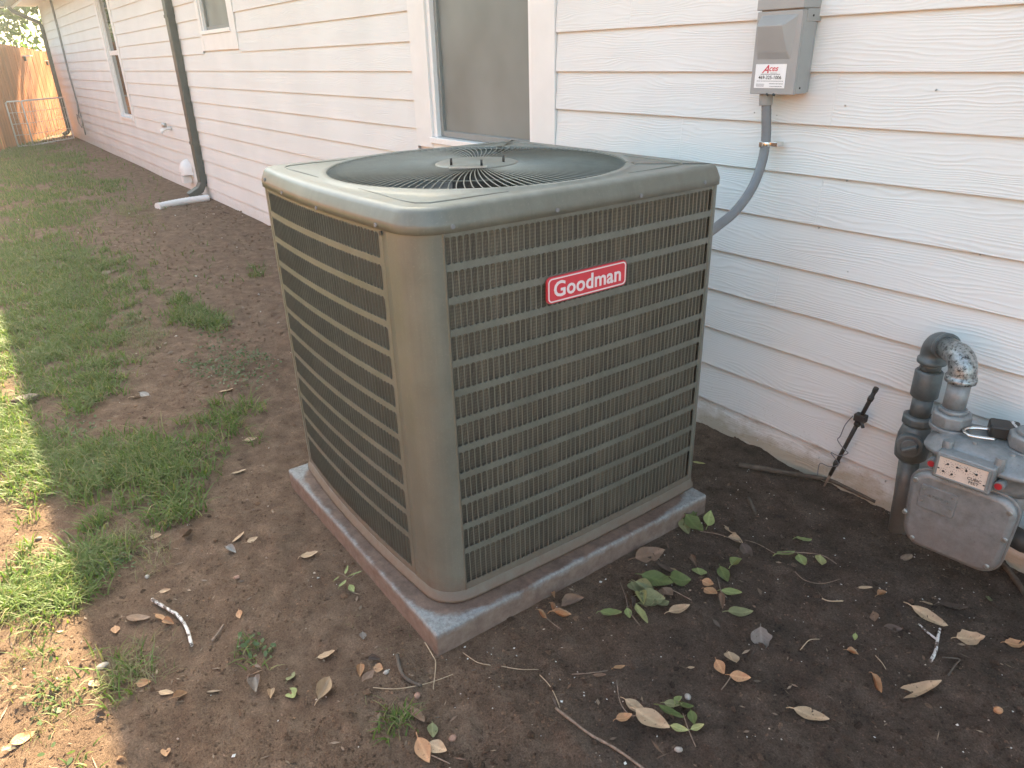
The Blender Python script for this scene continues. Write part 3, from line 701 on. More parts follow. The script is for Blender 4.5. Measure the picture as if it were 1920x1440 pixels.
q = gp(878, 315, ZT+.0105); m = MB().box(-.052, .052, -.014, .014, 0, .0012); place('sticker', m.mesh('sticker', ZINC), hb, loc=(q[0], q[1], ZT+.0125), rot=(0, 0, math.atan2(R_[1], R_[0])))
fan = MB()
for kk in range(3):
    a0 = kk*2*math.pi/3+.4; V = []; nA, nR = 8, 6
    for i in range(nA):
        for j in range(nR):
            t = i/(nA-1); r = .08+.32*j/(nR-1); a = a0+1.5*t*(.75+.25*j/(nR-1)); V.append((FCX+r*math.cos(a), FCY+r*math.sin(a), 1.045-.085*t+.01*math.sin(t*3)))
    fan.add(V, [(i*nR+j, i*nR+j+1, (i+1)*nR+j+1, (i+1)*nR+j) for i in range(nA-1) for j in range(nR-1)], True)
fan.cyl((FCX, FCY, .98), (FCX, FCY, 1.06), .085, 24); ap(fan, 'fan', BLADE)
ap(MB().cyl((FCX, FCY, 1.062), (FCX, FCY, ZT-.002), .075, 28), 'fan_motor', DARKIN)
# screws round the cover
for kind, lst in (('F', ((527, 362), (596, 390), (698, 423), (486, 338))), ('R', ((852, 426), (1044, 394), (1201, 367), (1324.6, 342.5)))):
    for p in lst:
        if kind == 'F':
            r = F_+R_*((p[0]-960)/FOC)-U_*((p[1]-720)/FOC); t = (-1.496-CAM[1])/r[1]; q = CAM+r*t; y = front_y(q[0])-.0062; MB().cyl((q[0], y+.002, q[2]), (q[0], y-.0028, q[2]), .0052, 10).build('screw', CONDG, lid)
        else:
            r = F_+R_*((p[0]-960)/FOC)-U_*((p[1]-720)/FOC); t = (-1.334-CAM[0])/r[0]; q = CAM+r*t; x = right_x(q[1])+.0062; MB().cyl((x-.002, q[1], q[2]), (x+.0028, q[1], q[2]), .0052, 10).build('screw', CONDG, lid)
MB().cyl((-1.4852, front_y(-1.485)+.002, 1.066), (-1.4852, front_y(-1.485)-.005, 1.066), .0055, 8).build('screw', BLACK, lid)
# badge
bdg = empty('brand_badge'); bdg.parent = AC
YC = (-1.133-.863)/2; BH, BW = .0675, .268
ang = 0.0
bdg.location = (right_x(YC)+.004+1.83, YC+.985, .8935-.07); bdg.rotation_euler = (math.pi/2, 0, math.pi/2)
def rrect(w_, h_, r, n=8):
    P = []
    for cx, cy, a0 in ((w_/2-r, h_/2-r, 0), (-w_/2+r, h_/2-r, 90), (-w_/2+r, -h_/2+r, 180), (w_/2-r, -h_/2+r, 270)):
        for i in range(n+1): a = R(a0+90*i/n); P.append((cx+r*math.cos(a), cy+r*math.sin(a)))
    return P
def plate(mb, w_, h_, r, z0, z1, e=.001):
    A = rrect(w_, h_, r); B = rrect(w_-2*e, h_-2*e, r-e); mb.loops([[(x, y, z0) for x, y in A], [(x, y, z1-e) for x, y in A], [(x, y, z1) for x, y in B]], False, cap0=True, cap1=True); return mb
plate(MB(), BW, BH, .013, 0, .006).build('badge_plate', RED, bdg)
mb = MB(); A = rrect(BW-.007, BH-.007, .0115); B = rrect(BW-.013, BH-.013, .009)
mb.loops([[(x, y, .0055) for x, y in A], [(x, y, .0072) for x, y in A], [(x, y, .0072) for x, y in B], [(x, y, .0055) for x, y in B]]); mb.build('badge_border', BADGEW, bdg)
tm = text_mesh('Goodman', .0555, BADGEW, .0008, .0009, space=1.03)
place('lettering', tm, bdg, loc=(0, -.001, .0068))

# ------------------------------------------------------------ disconnect box and conduit
bx = empty('disconnect_box', (-1.49, 0, 1.42), label='grey electrical disconnect box with raised cover and white contractor sticker, screwed to the siding', cat='electrical box')
x0, x1, z0, z1 = -.078, .080, -.132, .135; D0 = -.103
body = MB().box(x0+.004, x1-.004, D0+.012, -.018, z0+.004, z1-.002).build('enclosure', BOXG, bx, bevel=.003)
cov = MB().box(x0, x1, D0, D0+.0105, z0, z1-.034).box(x1-.0035, x1, D0+.011, -.035, z0+.001, z1-.036).box(x0, x0+.0035, D0+.011, -.035, z0+.001, z1-.036).build('cover', BOXG, bx, bevel=.002)
ra = MB(); a0, a1, b0, b1 = -.058, .044, -.022, .078   # raised wedge: deepest at the top
ra.add([(a0-.006, D0, b0-.01), (a1+.012, D0, b0-.01), (a1+.022, D0, b1+.012), (a0-.004, D0, b1+.012), (a0, D0-.007, b0+.01), (a1, D0-.007, b0+.01), (a1-.012, D0-.026, b1-.016), (a0, D0-.026, b1-.016), (a1-.004, D0-.010, b1+.002), (a0, D0-.010, b1+.002)],
       [(0, 1, 5, 4), (1, 2, 8, 6, 5), (4, 5, 6, 7), (7, 6, 8, 9), (9, 8, 2, 3), (3, 0, 4, 7, 9)]); ra.build('raised_panel', BOXG, cov, bevel=.003, seg=3)
MB().box(x0-.002, x1+.002, D0-.003, -.012, z1-.030, z1).box(x1-.002, x1+.0025, D0+.022, -.010, z1-.066, z1-.031).build('hood', BOXG, bx, bevel=.0025)
MB().cyl((-.012, D0-.003, z0+.001), (-.012, D0+.004, z0-.002), .0035, 8).cyl((.012, D0-.003, z0+.001), (.012, D0+.004, z0-.002), .0035, 8).build('hasp', BLACK, bx)
MB().cyl((x1-.001, D0+.03, z0+.018), (x1+.002, D0+.03, z0+.018), .003, 8).cyl((x1, D0+.05, z1-.05), (x1+.0045, D0+.05, z1-.05), .003, 8).build('screw', BLACK, bx)
stk = MB().box(-.037, .037, -.0007, 0, -.0225, .026).build('sticker', WHITEL, cov); stk.location = (-.008, D0-.0006, -.082); stk.scale = (1.5, 1, 1.42)
def on_sticker(txt, size, mat, x, z, bold=0, shear=0, align='CENTER', space=1.0):
    me = text_mesh(txt, size, mat, .0001, bold, shear, align, space); place('print', me, stk, loc=(x, -.0009, z), rot=(math.pi/2, 0, 0))
on_sticker('A', .023, INKR, -.0125, .0150, .0004, .45); on_sticker('ces', .0165, INKR, .0060, .0170, .0003, .35)
on_sticker('469-325-1006', .0098, INK, 0, -.0012, .00018)
pr = MB()
def dashes(xa, xb, z, h, seed):
    q = random.Random(seed); x = xa
    while x < xb: l = q.uniform(.0008, .0035); pr.add([(x, -.0011, z), (min(xb, x+l), -.0011, z), (min(xb, x+l), -.0011, z+h), (x, -.0011, z+h)], [(0, 1, 2, 3)]); x += l+.0006
dashes(-.023, .024, .0048, .0016, 1); dashes(-.031, .033, -.0088, .0012, 2); dashes(.0, .033, -.0142, .0014, 3); dashes(.002, .031, -.0195, .0014, 4)
dashes(-.032, -.012, -.0150, .0010, 5); dashes(-.032, -.012, -.0172, .0010, 6); dashes(-.032, -.012, -.0194, .0010, 7); dashes(.0, .016, .0076, .0012, 8)
pr.build('fine_print', INKG, stk)
cn = empty('flexible_conduit', (-1.51, -.06, 1.25), label='grey flexible conduit curving from the disconnect box down behind the air conditioner', cat='conduit')
ctl = [Vector(q) for q in ((-1.535, -.062, 1.292), (-1.525, -.062, 1.22), (-1.517, -.062, 1.15), (-1.51, -.080, 1.075), (-1.505, -.125, 1.0), (-1.508, -.195, .935), (-1.50, -.28, .905), (-1.48, -.38, .885), (-1.45, -.50, .87))]
def crom(P, m=8):
    out = []
    for i in range(len(P)-1):
        p0 = P[max(0, i-1)]; p1 = P[i]; p2 = P[i+1]; p3 = P[min(len(P)-1, i+2)]
        for j in range(m):
            t = j/m; out.append(.5*((2*p1)+(p2-p0)*t+(2*p0-5*p1+4*p2-p3)*t*t+(3*p1-p0-3*p2+p3)*t**3))
    return out+[P[-1]]
O_ = Vector(cn.location); pth = crom(ctl, 14)
MB().tube([p-O_ for p in pth], [.0152+.0006*(i % 2) for i in range(len(pth))], 16).build('tube', CONDG, cn)
MB().tube([ctl[0]-O_+Vector((0, 0, -.005)), ctl[0]-O_+Vector((.003, 0, -.040))], .0215, 8).build('connector', BOXG, cn, bevel=.002)
q = Vector((-1.517, -.062, 1.135))-O_
MB().tube([q+Vector((0, 0, -.007)), q+Vector((0, 0, .007))], .0195, 16).box(q.x+.012, q.x+.045, q.y+.0, q.y+.035, q.z-.007, q.z+.007).box(q.x-.006, q.x+.006, q.y-.026, q.y-.017, q.z-.009, q.z+.009).build('strap', STEEL, cn, bevel=.0015)

# ------------------------------------------------------------ gas meter
TH = R(6); MO = Vector((-.632, -.196, 0))
gm = empty('gas_meter', MO, TH, label='weathered grey gas meter with dial index, red seals and rusty front cover', cat='gas meter')
def sring(w_, d_, z, cx=0, cy=0, p=3.2, n=48):
    out = []
    for i in range(n):
        a = 2*math.pi*i/n; c, s_ = math.cos(a), math.sin(a)
        out.append((cx+w_*math.copysign(abs(c)**(2/p), c), cy+d_*math.copysign(abs(s_)**(2/p), s_), z))
    return out
def slab_uz(mb, w_, zc, hh, y0, y1, r, e=.012, taper=0.0):
    A = rrect(2*w_, 2*hh, r, 8); B = rrect(2*w_-2*e, 2*hh-2*e, max(.004, r-e*.8), 8); t = lambda x, z: x*(1-taper*max(0, -(z)/hh))
    mb.loops([[(t(x, z), y1, z+zc) for x, z in A], [(t(x, z), y0+e*.7, z+zc) for x, z in A], [(t(x, z), y0+e*.25, z+zc) for x, z in rrect(2*w_-e*.6, 2*hh-e*.6, r-e*.3, 8)], [(t(x, z), y0, z+zc) for x, z in B]], True, cap0=True, cap1=True)
mb = MB(); slab_uz(mb, .112, .245, .120, -.075, .085, .035, .004); mb.build('lower_body', METER, gm)
mb = MB(); slab_uz(mb, .128, .240, .118, -.100, -.078, .048, .014, .10); slab_uz(mb, .134, .240, .124, -.0815, -.0745, .052, .002, .10); cov2 = mb.build('front_cover', METER, gm)
lo2 = [sring(.118, .078, .352), sring(.124, .086, .375), sring(.128, .092, .412), sring(.148, .108, .416), sring(.151, .111, .421), sring(.149, .109, .429), sring(.138, .099, .434), sring(.130, .091, .448), sring(.112, .074, .460), sring(.08, .05, .464)]
lo2 = [[(x_+.016, y_, z_) for x_, y_, z_ in l] for l in lo2]
MB().loops(lo2, True, cap0=True, cap1=True).build('top_casing', METER, gm)
# union fittings
def fitting(x, y, name='union_fitting'):
    mb = MB(); z = .455
    mb.tube([(x, y, z), (x, y, z+.012)], .050, 28); mb.tube([(x, y, z+.0121), (x, y, z+.020), (x, y, z+.046), (x, y, z+.052)], [.046, .050, .050, .044], 8); mb.tube([(x, y, z+.0521), (x, y, z+.062)], [.036, .034], 24)
    return mb.build(name, METER, gm, bevel=.002)
fitting(-.094, .006); fitting(.092, .006)
# index
ib = MB().box(-.073, .064, -.134, -.094, .372, .448).build('index_box', METER, gm, bevel=.005, seg=3)
dl = MB().box(-.062, .052, -.1365, -.1345, .383, .438).build('dial_face', DIALW, ib)
MB().box(-.067, .057, -.1385, -.1344, .3785, .3828).box(-.067, .057, -.1385, -.1344, .4382, .4425).box(-.0672, -.0622, -.1385, -.1344, .3830, .4380).box(.0522, .0572, -.1385, -.1344, .3830, .4380).build('index_frame', WFRAME, ib, bevel=.0008)
dk = MB()
for cx, cz, r, big in ((-.040, .4225, .0080, 1), (-.018, .4215, .0080, 1), (.004, .4205, .0080, 1), (.028, .4195, .0080, 1), (-.047, .3985, .0065, 0), (-.026, .3975, .0065, 0)):
    for i in range(10):
        a = 2*math.pi*i/10+.3; p = (cx+r*math.cos(a), -.1368, cz+r*math.sin(a)); q = (cx+(r+.0032)*math.cos(a), -.1368, cz+(r+.0032)*math.sin(a)); dk.tube([p, q], .00038, 4)
    dk.cyl((cx, -.1366, cz), (cx, -.1378, cz), .0030, 10); a = random.uniform(0, 6.28); dk.tube([(cx, -.1374, cz), (cx+r*math.cos(a), -.1374, cz+r*math.sin(a))], [.0018, .0004], 5)
dk.box(-.0615, -.057, -.1382, -.1366, .4025, .4055).box(.047, .0515, -.1382, -.1366, .3955, .3985); dk.build('pointer', INK, ib)
place('lettering', text_mesh('CUBIC', .0115, INK, .0001, .00015), ib, loc=(.026, -.1369, .4025), rot=(math.pi/2, 0, 0)); place('lettering', text_mesh('FEET', .0115, INK, .0001, .00015), ib, loc=(.026, -.1369, .3920), rot=(math.pi/2, 0, 0))
for x in (-.083, .076):
    o = MB().cyl((x, -.090, .398), (x, -.118, .398), .0125, 16).build('seal_boss', METER, gm, bevel=.001); MB().cyl((x, -.1182, .398), (x, -.1205, .398), .0088, 16).build('red_seal', REDSEAL, o, bevel=.001)
# name plate and bolts on the cover
np_ = MB(); slab_uz(np_, .046, .275, .036, -.1035, -.0995, .008, .0015); npo = np_.build('name_plate', METER, cov2); npo.location = (-.052, 0, .012)
MB().box(-.044, .044, -.1046, -.1036, .2740, .2752).build('plate_rule', METER, npo)
place('lettering', text_mesh('AMERICAN', .0105, GALV, .0006, .0001, space=1.15), npo, loc=(0, -.1040, .2825), rot=(math.pi/2, 0, 0))
for x, z in ((-.036, .298), (.036, .298), (-.036, .262), (.036, .262)): MB().cyl((x, -.1030, z), (x, -.1055, z), .0028, 8).build('rivet', ZINC, npo)
for x, z in ((-.115, .325), (-.124, .215), (.112, .325), (.118, .245), (.098, .150), (-.09, .145)):
    MB().cyl((x, -.085, z), (x, -.1015, z), .0065, 12).cyl((x, -.1016, z), (x, -.1042, z), .0042, 6).build('bolt', ZINC, cov2)
for x, y in ((.062, -.098), (-.062, -.094), (-.012, -.055), (.03, .088), (-.02, .05), (.075, -.055)):
    MB().tube([(x, y, .425), (x, y, .468)], .0125 if abs(y) > .09 else .007, 14).tube([(x, y, .4681), (x, y, .4690)], .004, 8).build('screw_boss', METER, gm, bevel=.0015)
MB().tube([(.10, .02, .20), (.14, .03, .185), (.19, .05, .18), (.30, .06, .18)], .030, 14).build('outlet_pipe', BLACKRUB, gm)
# riser with valve and swing joint
rs_ = empty('gas_riser', (-.849, -.100, 0), label='dark grey gas riser pipe with shut-off valve and looping elbows feeding the meter', cat='pipe')
RX = rs_.location
MB().tube([(.012, .015, -.06), (.006, .008, .13), (0, 0, .275)], [.030, .029, .029], 18).build('lower_pipe', RISER, rs_)
vb = MB().tube([(0, 0, .265), (0, 0, .275), (0, 0, .29), (0, 0, .315), (0, 0, .345), (0, 0, .37), (0, 0, .385)], [.034, .044, .046, .047, .046, .040, .034], 20).build('valve_body', RISER, rs_)
cdn = Vector((.42, -.90, .10)).normalized(); c0 = Vector((-.006, -.01, .330))
MB().tube([c0+cdn*.02, c0+cdn*.058], .036, 22).build('valve_cap', RISER, vb, bevel=.003); MB().tube([c0+cdn*.0585, c0+cdn*.066], .024, 18).build('valve_plug', RISER, vb, bevel=.002)
t1 = cdn.cross(Vector((0, 0, 1))).normalized(); t2 = cdn.cross(t1); rr_ = (t1*.75+t2*.4).normalized()
h = MB(); a = c0+cdn*.0665; s_ = rr_.cross(cdn)*.0055; h.add([a-rr_*.022-s_, a+rr_*.022-s_, a+rr_*.022+s_, a-rr_*.022+s_, a-rr_*.020-s_*.8+cdn*.016, a+rr_*.020-s_*.8+cdn*.016, a+rr_*.020+s_*.8+cdn*.016, a-rr_*.020+s_*.8+cdn*.016], [(0, 3, 2, 1), (4, 5, 6, 7), (0, 1, 5, 4), (1, 2, 6, 5), (2, 3, 7, 6), (3, 0, 4, 7)]); h.build('valve_stem', RISER, vb, bevel=.002)
MB().tube([(0, 0, .386), (0, 0, .392), (0, 0, .410), (0, 0, .416)], [.040, .046, .046, .040], 8).build('hex_nut', RISER, rs_, bevel=.002)
MB().tube([(0, 0, .4165), (0, 0, .475)], .0285, 18).build('nipple', RISER, rs_)
MB().tube([(0, 0, .4755), (0, 0, .480), (0, 0, .556), (0, 0, .561)], [.033, .0375, .0375, .033], 20).build('coupling', RISER, rs_)
MB().tube([(0, 0, .5615), (0, 0, .590)], .0285, 18).build('nipple', RISER, rs_)
ex, ey = -.7265+.849, -.200+.100   # offset of the second leg
ex, ey = .1195, -.0935
dv = Vector((ex, ey, 0)).normalized(); L = Vector((ex, ey, 0)).length; Rr = .040
def arc(c, u, v, r, n=9): return [c+u*(r*math.cos(math.pi/2*i/n))+v*(r*math.sin(math.pi/2*i/n)) for i in range(n+1)]
A1 = arc(Vector((0, 0, .614))+dv*Rr, -dv, Vector((0, 0, 1)), Rr)
MB().tube([Vector((0, 0, .582)), Vector((0, 0, .5845)), Vector((0, 0, .596)), Vector((0, 0, .5965))]+A1+[A1[-1]+dv*.006, A1[-1]+dv*.0062, A1[-1]+dv*.016], [.036, .039, .039, .0345]+[.0345]*10+[.0345, .038, .038], 20).build('elbow', RISER, rs_)
z_e = .614+Rr; B0 = dv*L
A2 = arc(B0-dv*Rr+Vector((0, 0, z_e-Rr)), Vector((0, 0, 1)), dv, Rr)
MB().tube([dv*(Rr+.014)+Vector((0, 0, z_e)), A2[0]-dv*.004]+A2+[B0+Vector((0, 0, .608)), B0+Vector((0, 0, .607)), B0+Vector((0, 0, .594)), B0+Vector((0, 0, .592))], [.030, .033]+[.0345]*10+[.0345, .039, .039, .036], 20).build('elbow', GALV, rs_)
MB().tube([B0+Vector((0, 0, .591)), B0+Vector((0, 0, .508))], .0285, 18).build('nipple', METER, rs_)
# padlock
q = gp(1876, 797, .492)
pl = empty('padlock', (q[0]+.012, q[1]-.002, .466), R(27), label='black padlock with an open steel shackle lying on top of the gas meter', cat='padlock'); pl.scale = (1.25, 1.25, 1.2)
w2, d2_, t2_ = .0285, .0235, .021
lk = MB(); A = rrect(2*w2, 2*d2_, .007); lk.loops([[(x*.94, y*.94, .001) for x, y in A], [(x, y, .004) for x, y in A], [(x, y, .004+t2_) for x, y in A], [(x*.93, y*.93, .008+t2_) for x, y in A]], False, cap0=True, cap1=True)
lb = lk.build('lock_body', BLACK, pl, bevel=.001)
sh = [(-.022, .012, .014), (-.050, .012, .013), (-.060, .009, .012), (-.066, .002, .010), (-.067, -.006, .009), (-.062, -.0145, .008), (-.054, -.018, .008), (-.018, -.0200-.012, .008)]
sh = [Vector(p) for p in ((-.026, -.006, .013), (-.055, -.010, .012), (-.068, -.016, .010), (-.074, -.026, .008), (-.070, -.037, .007), (-.058, -.043, .007), (-.018, -.040, .007))]
MB().tube(crom(sh, 6), .0039, 12).build('shackle', STEEL, pl)
place('lettering', text_mesh('Master', .0115, WHITEL, .0002, .0002), pl, loc=(.016, .004, .0293), rot=(0, 0, R(-75)))
MB().box(.010, .017, -d2_-.0006, -d2_+.001, .010, .020).build('emblem', WHITEL, pl)

# ------------------------------------------------------------ drip stake by the wall
sb = Vector((-1.136, -.046, -.03)); st = Vector((-.996, -.085, .446)); dirn = (st-sb)
skt = empty('irrigation_stake', sb, label='black plastic irrigation stake leaning by the wall with thin grey wire wound round it', cat='stake')
def al(t): return dirn*t
MB().tube([al(.0), al(.12), al(.2)], [.0015, .004, .0062], 8).build('spike', TWIG, skt)
MB().tube([al(.2), al(.72)], [.0065, .0070], 10).tube([al(.30), al(.335)], .0095, 10).tube([al(.68), al(.71)], .0105, 10).build('shaft', BLACKRUB, skt)
MB().tube([al(.72), al(.97)], .0068, 10).tube([al(.895), al(.925)], .0090, 10).tube([al(.97), al(1.0)], .0082, 10).build('riser_tube', BLACKRUB, skt)
c = al(.745); MB().box(c.x-.017, c.x+.019, c.y-.014, c.y+.012, c.z-.012, c.z+.013).tube([c+Vector((.01, -.01, -.008)), c+Vector((.022, -.016, -.024))], .006, 8).build('clamp', BLACKRUB, skt, bevel=.003)
wv = [al(.74)+Vector((-.02, -.01, .004)), al(.66)+Vector((-.03, -.01, 0)), al(.58)+Vector((-.030, -.01, -.01)), al(.52)+Vector((-.028, -.012, 0)), al(.47)+Vector((.004, -.012, 0)), al(.44)+Vector((.02, -.004, 0)), al(.40)+Vector((.0, -.012, 0)), al(.38)+Vector((-.03, -.006, .004)), al(.33)+Vector((.012, -.010, 0)), al(.28)+Vector((-.012, -.012, 0)), al(.24)+Vector((-.045, -.006, .01)), al(.16)+Vector((-.035, -.01, .0))]
MB().tube(crom(wv, 6), .0017, 6).build('wire', CONDG, skt)

# ------------------------------------------------------------ litter: leaves, sprigs, twigs
def leaf_mesh(mat, L=1.0, W=.5, curl=.3, fold=.25, tip=1.0, seed=0, ragged=0.0):
    q = random.Random(seed); mb = MB(); nx_, ny_ = 9, 4; V = []; F = []
    for i in range(nx_+1):
        t = i/nx_; wd = W*.5*(math.sin(math.pi*t**.85)**.75 if 0 < t < 1 else 0.0)*(1+.15*math.sin(t*5)); wd = max(wd, .004)
        for j in range(-ny_//2, ny_//2+1):
            s_ = j/(ny_/2); y = s_*wd*(1+ragged*q.uniform(-.5, .3)); x = (t-.5); z = abs(s_)*wd*fold + curl*(t-.5)**2 + curl*.35*math.sin(t*7+s_*2)*.12+q.uniform(-.012, .012)
            V.append((x, y, z))
    m = ny_+1
    for i in range(nx_):
        for j in range(ny_): F.append((i*m+j, (i+1)*m+j, (i+1)*m+j+1, i*m+j+1))
    zmin = min(v[2] for v in V)
    V = [(x*L, y*L, (z-zmin)*L) for x, y, z in V]
    mb.add(V, F, True); mb.tube([(-.5*L, 0, V[2][2]), (-.62*L, .02*L, V[2][2]*.8), (-.72*L, .03*L, .001)], .0009, 5)
    me = mb.mesh('leaf', mat); return me
LC = {}
def get_leaf(col, shape):
    if (col, shape) not in LC:
        W, cu, fo, rg_ = {'oval': (.52, .35, .22, .0), 'round': (.78, .5, .25, .0), 'long': (.34, .3, .35, .05), 'ragged': (.66, .55, .30, .45), 'fold': (.50, .5, 1.5, .1), 'roll': (.30, .8, 2.2, .2)}[shape]
        LC[(col, shape)] = leaf_mesh(FALL[col], .05, W, cu, fo, seed=hash(shape) % 7 if False else len(shape), ragged=rg_)
    return LC[(col, shape)]
def ground_ang(px, py, ang):   # picture angle (deg, clockwise from right) of an axis -> heading on the ground
    a = gp(px, py); b = gp(px+8*math.cos(R(ang)), py+8*math.sin(R(ang))); return math.atan2(b[1]-a[1], b[0]-a[0])
def px2m(px, py): a = gp(px-10, py); b = gp(px+10, py); return math.hypot(a[0]-b[0], a[1]-b[1])/20
def put_leaf(px, py, lpx, ang, col, shape, parent=None, name='fallen_leaf', lift=.0, **k):
    g = gp(px, py, .006); s = lpx*px2m(px, py)/.05; z = gh(g[0], g[1])+.002+lift
    rot = (random.uniform(-.42, .42), random.uniform(-.30, .30), ground_ang(px, py, ang))
    if parent is None: return place(name, get_leaf(col, shape), None, loc=(g[0], g[1], z), rot=rot, scale=(s, s, s), **k)
    z += .25*.02*s
    return place('leaf', get_leaf(col, shape), parent, loc=(g[0]-parent.location.x, g[1]-parent.location.y, z-parent.location.z), rot=rot, scale=(s, s, s))
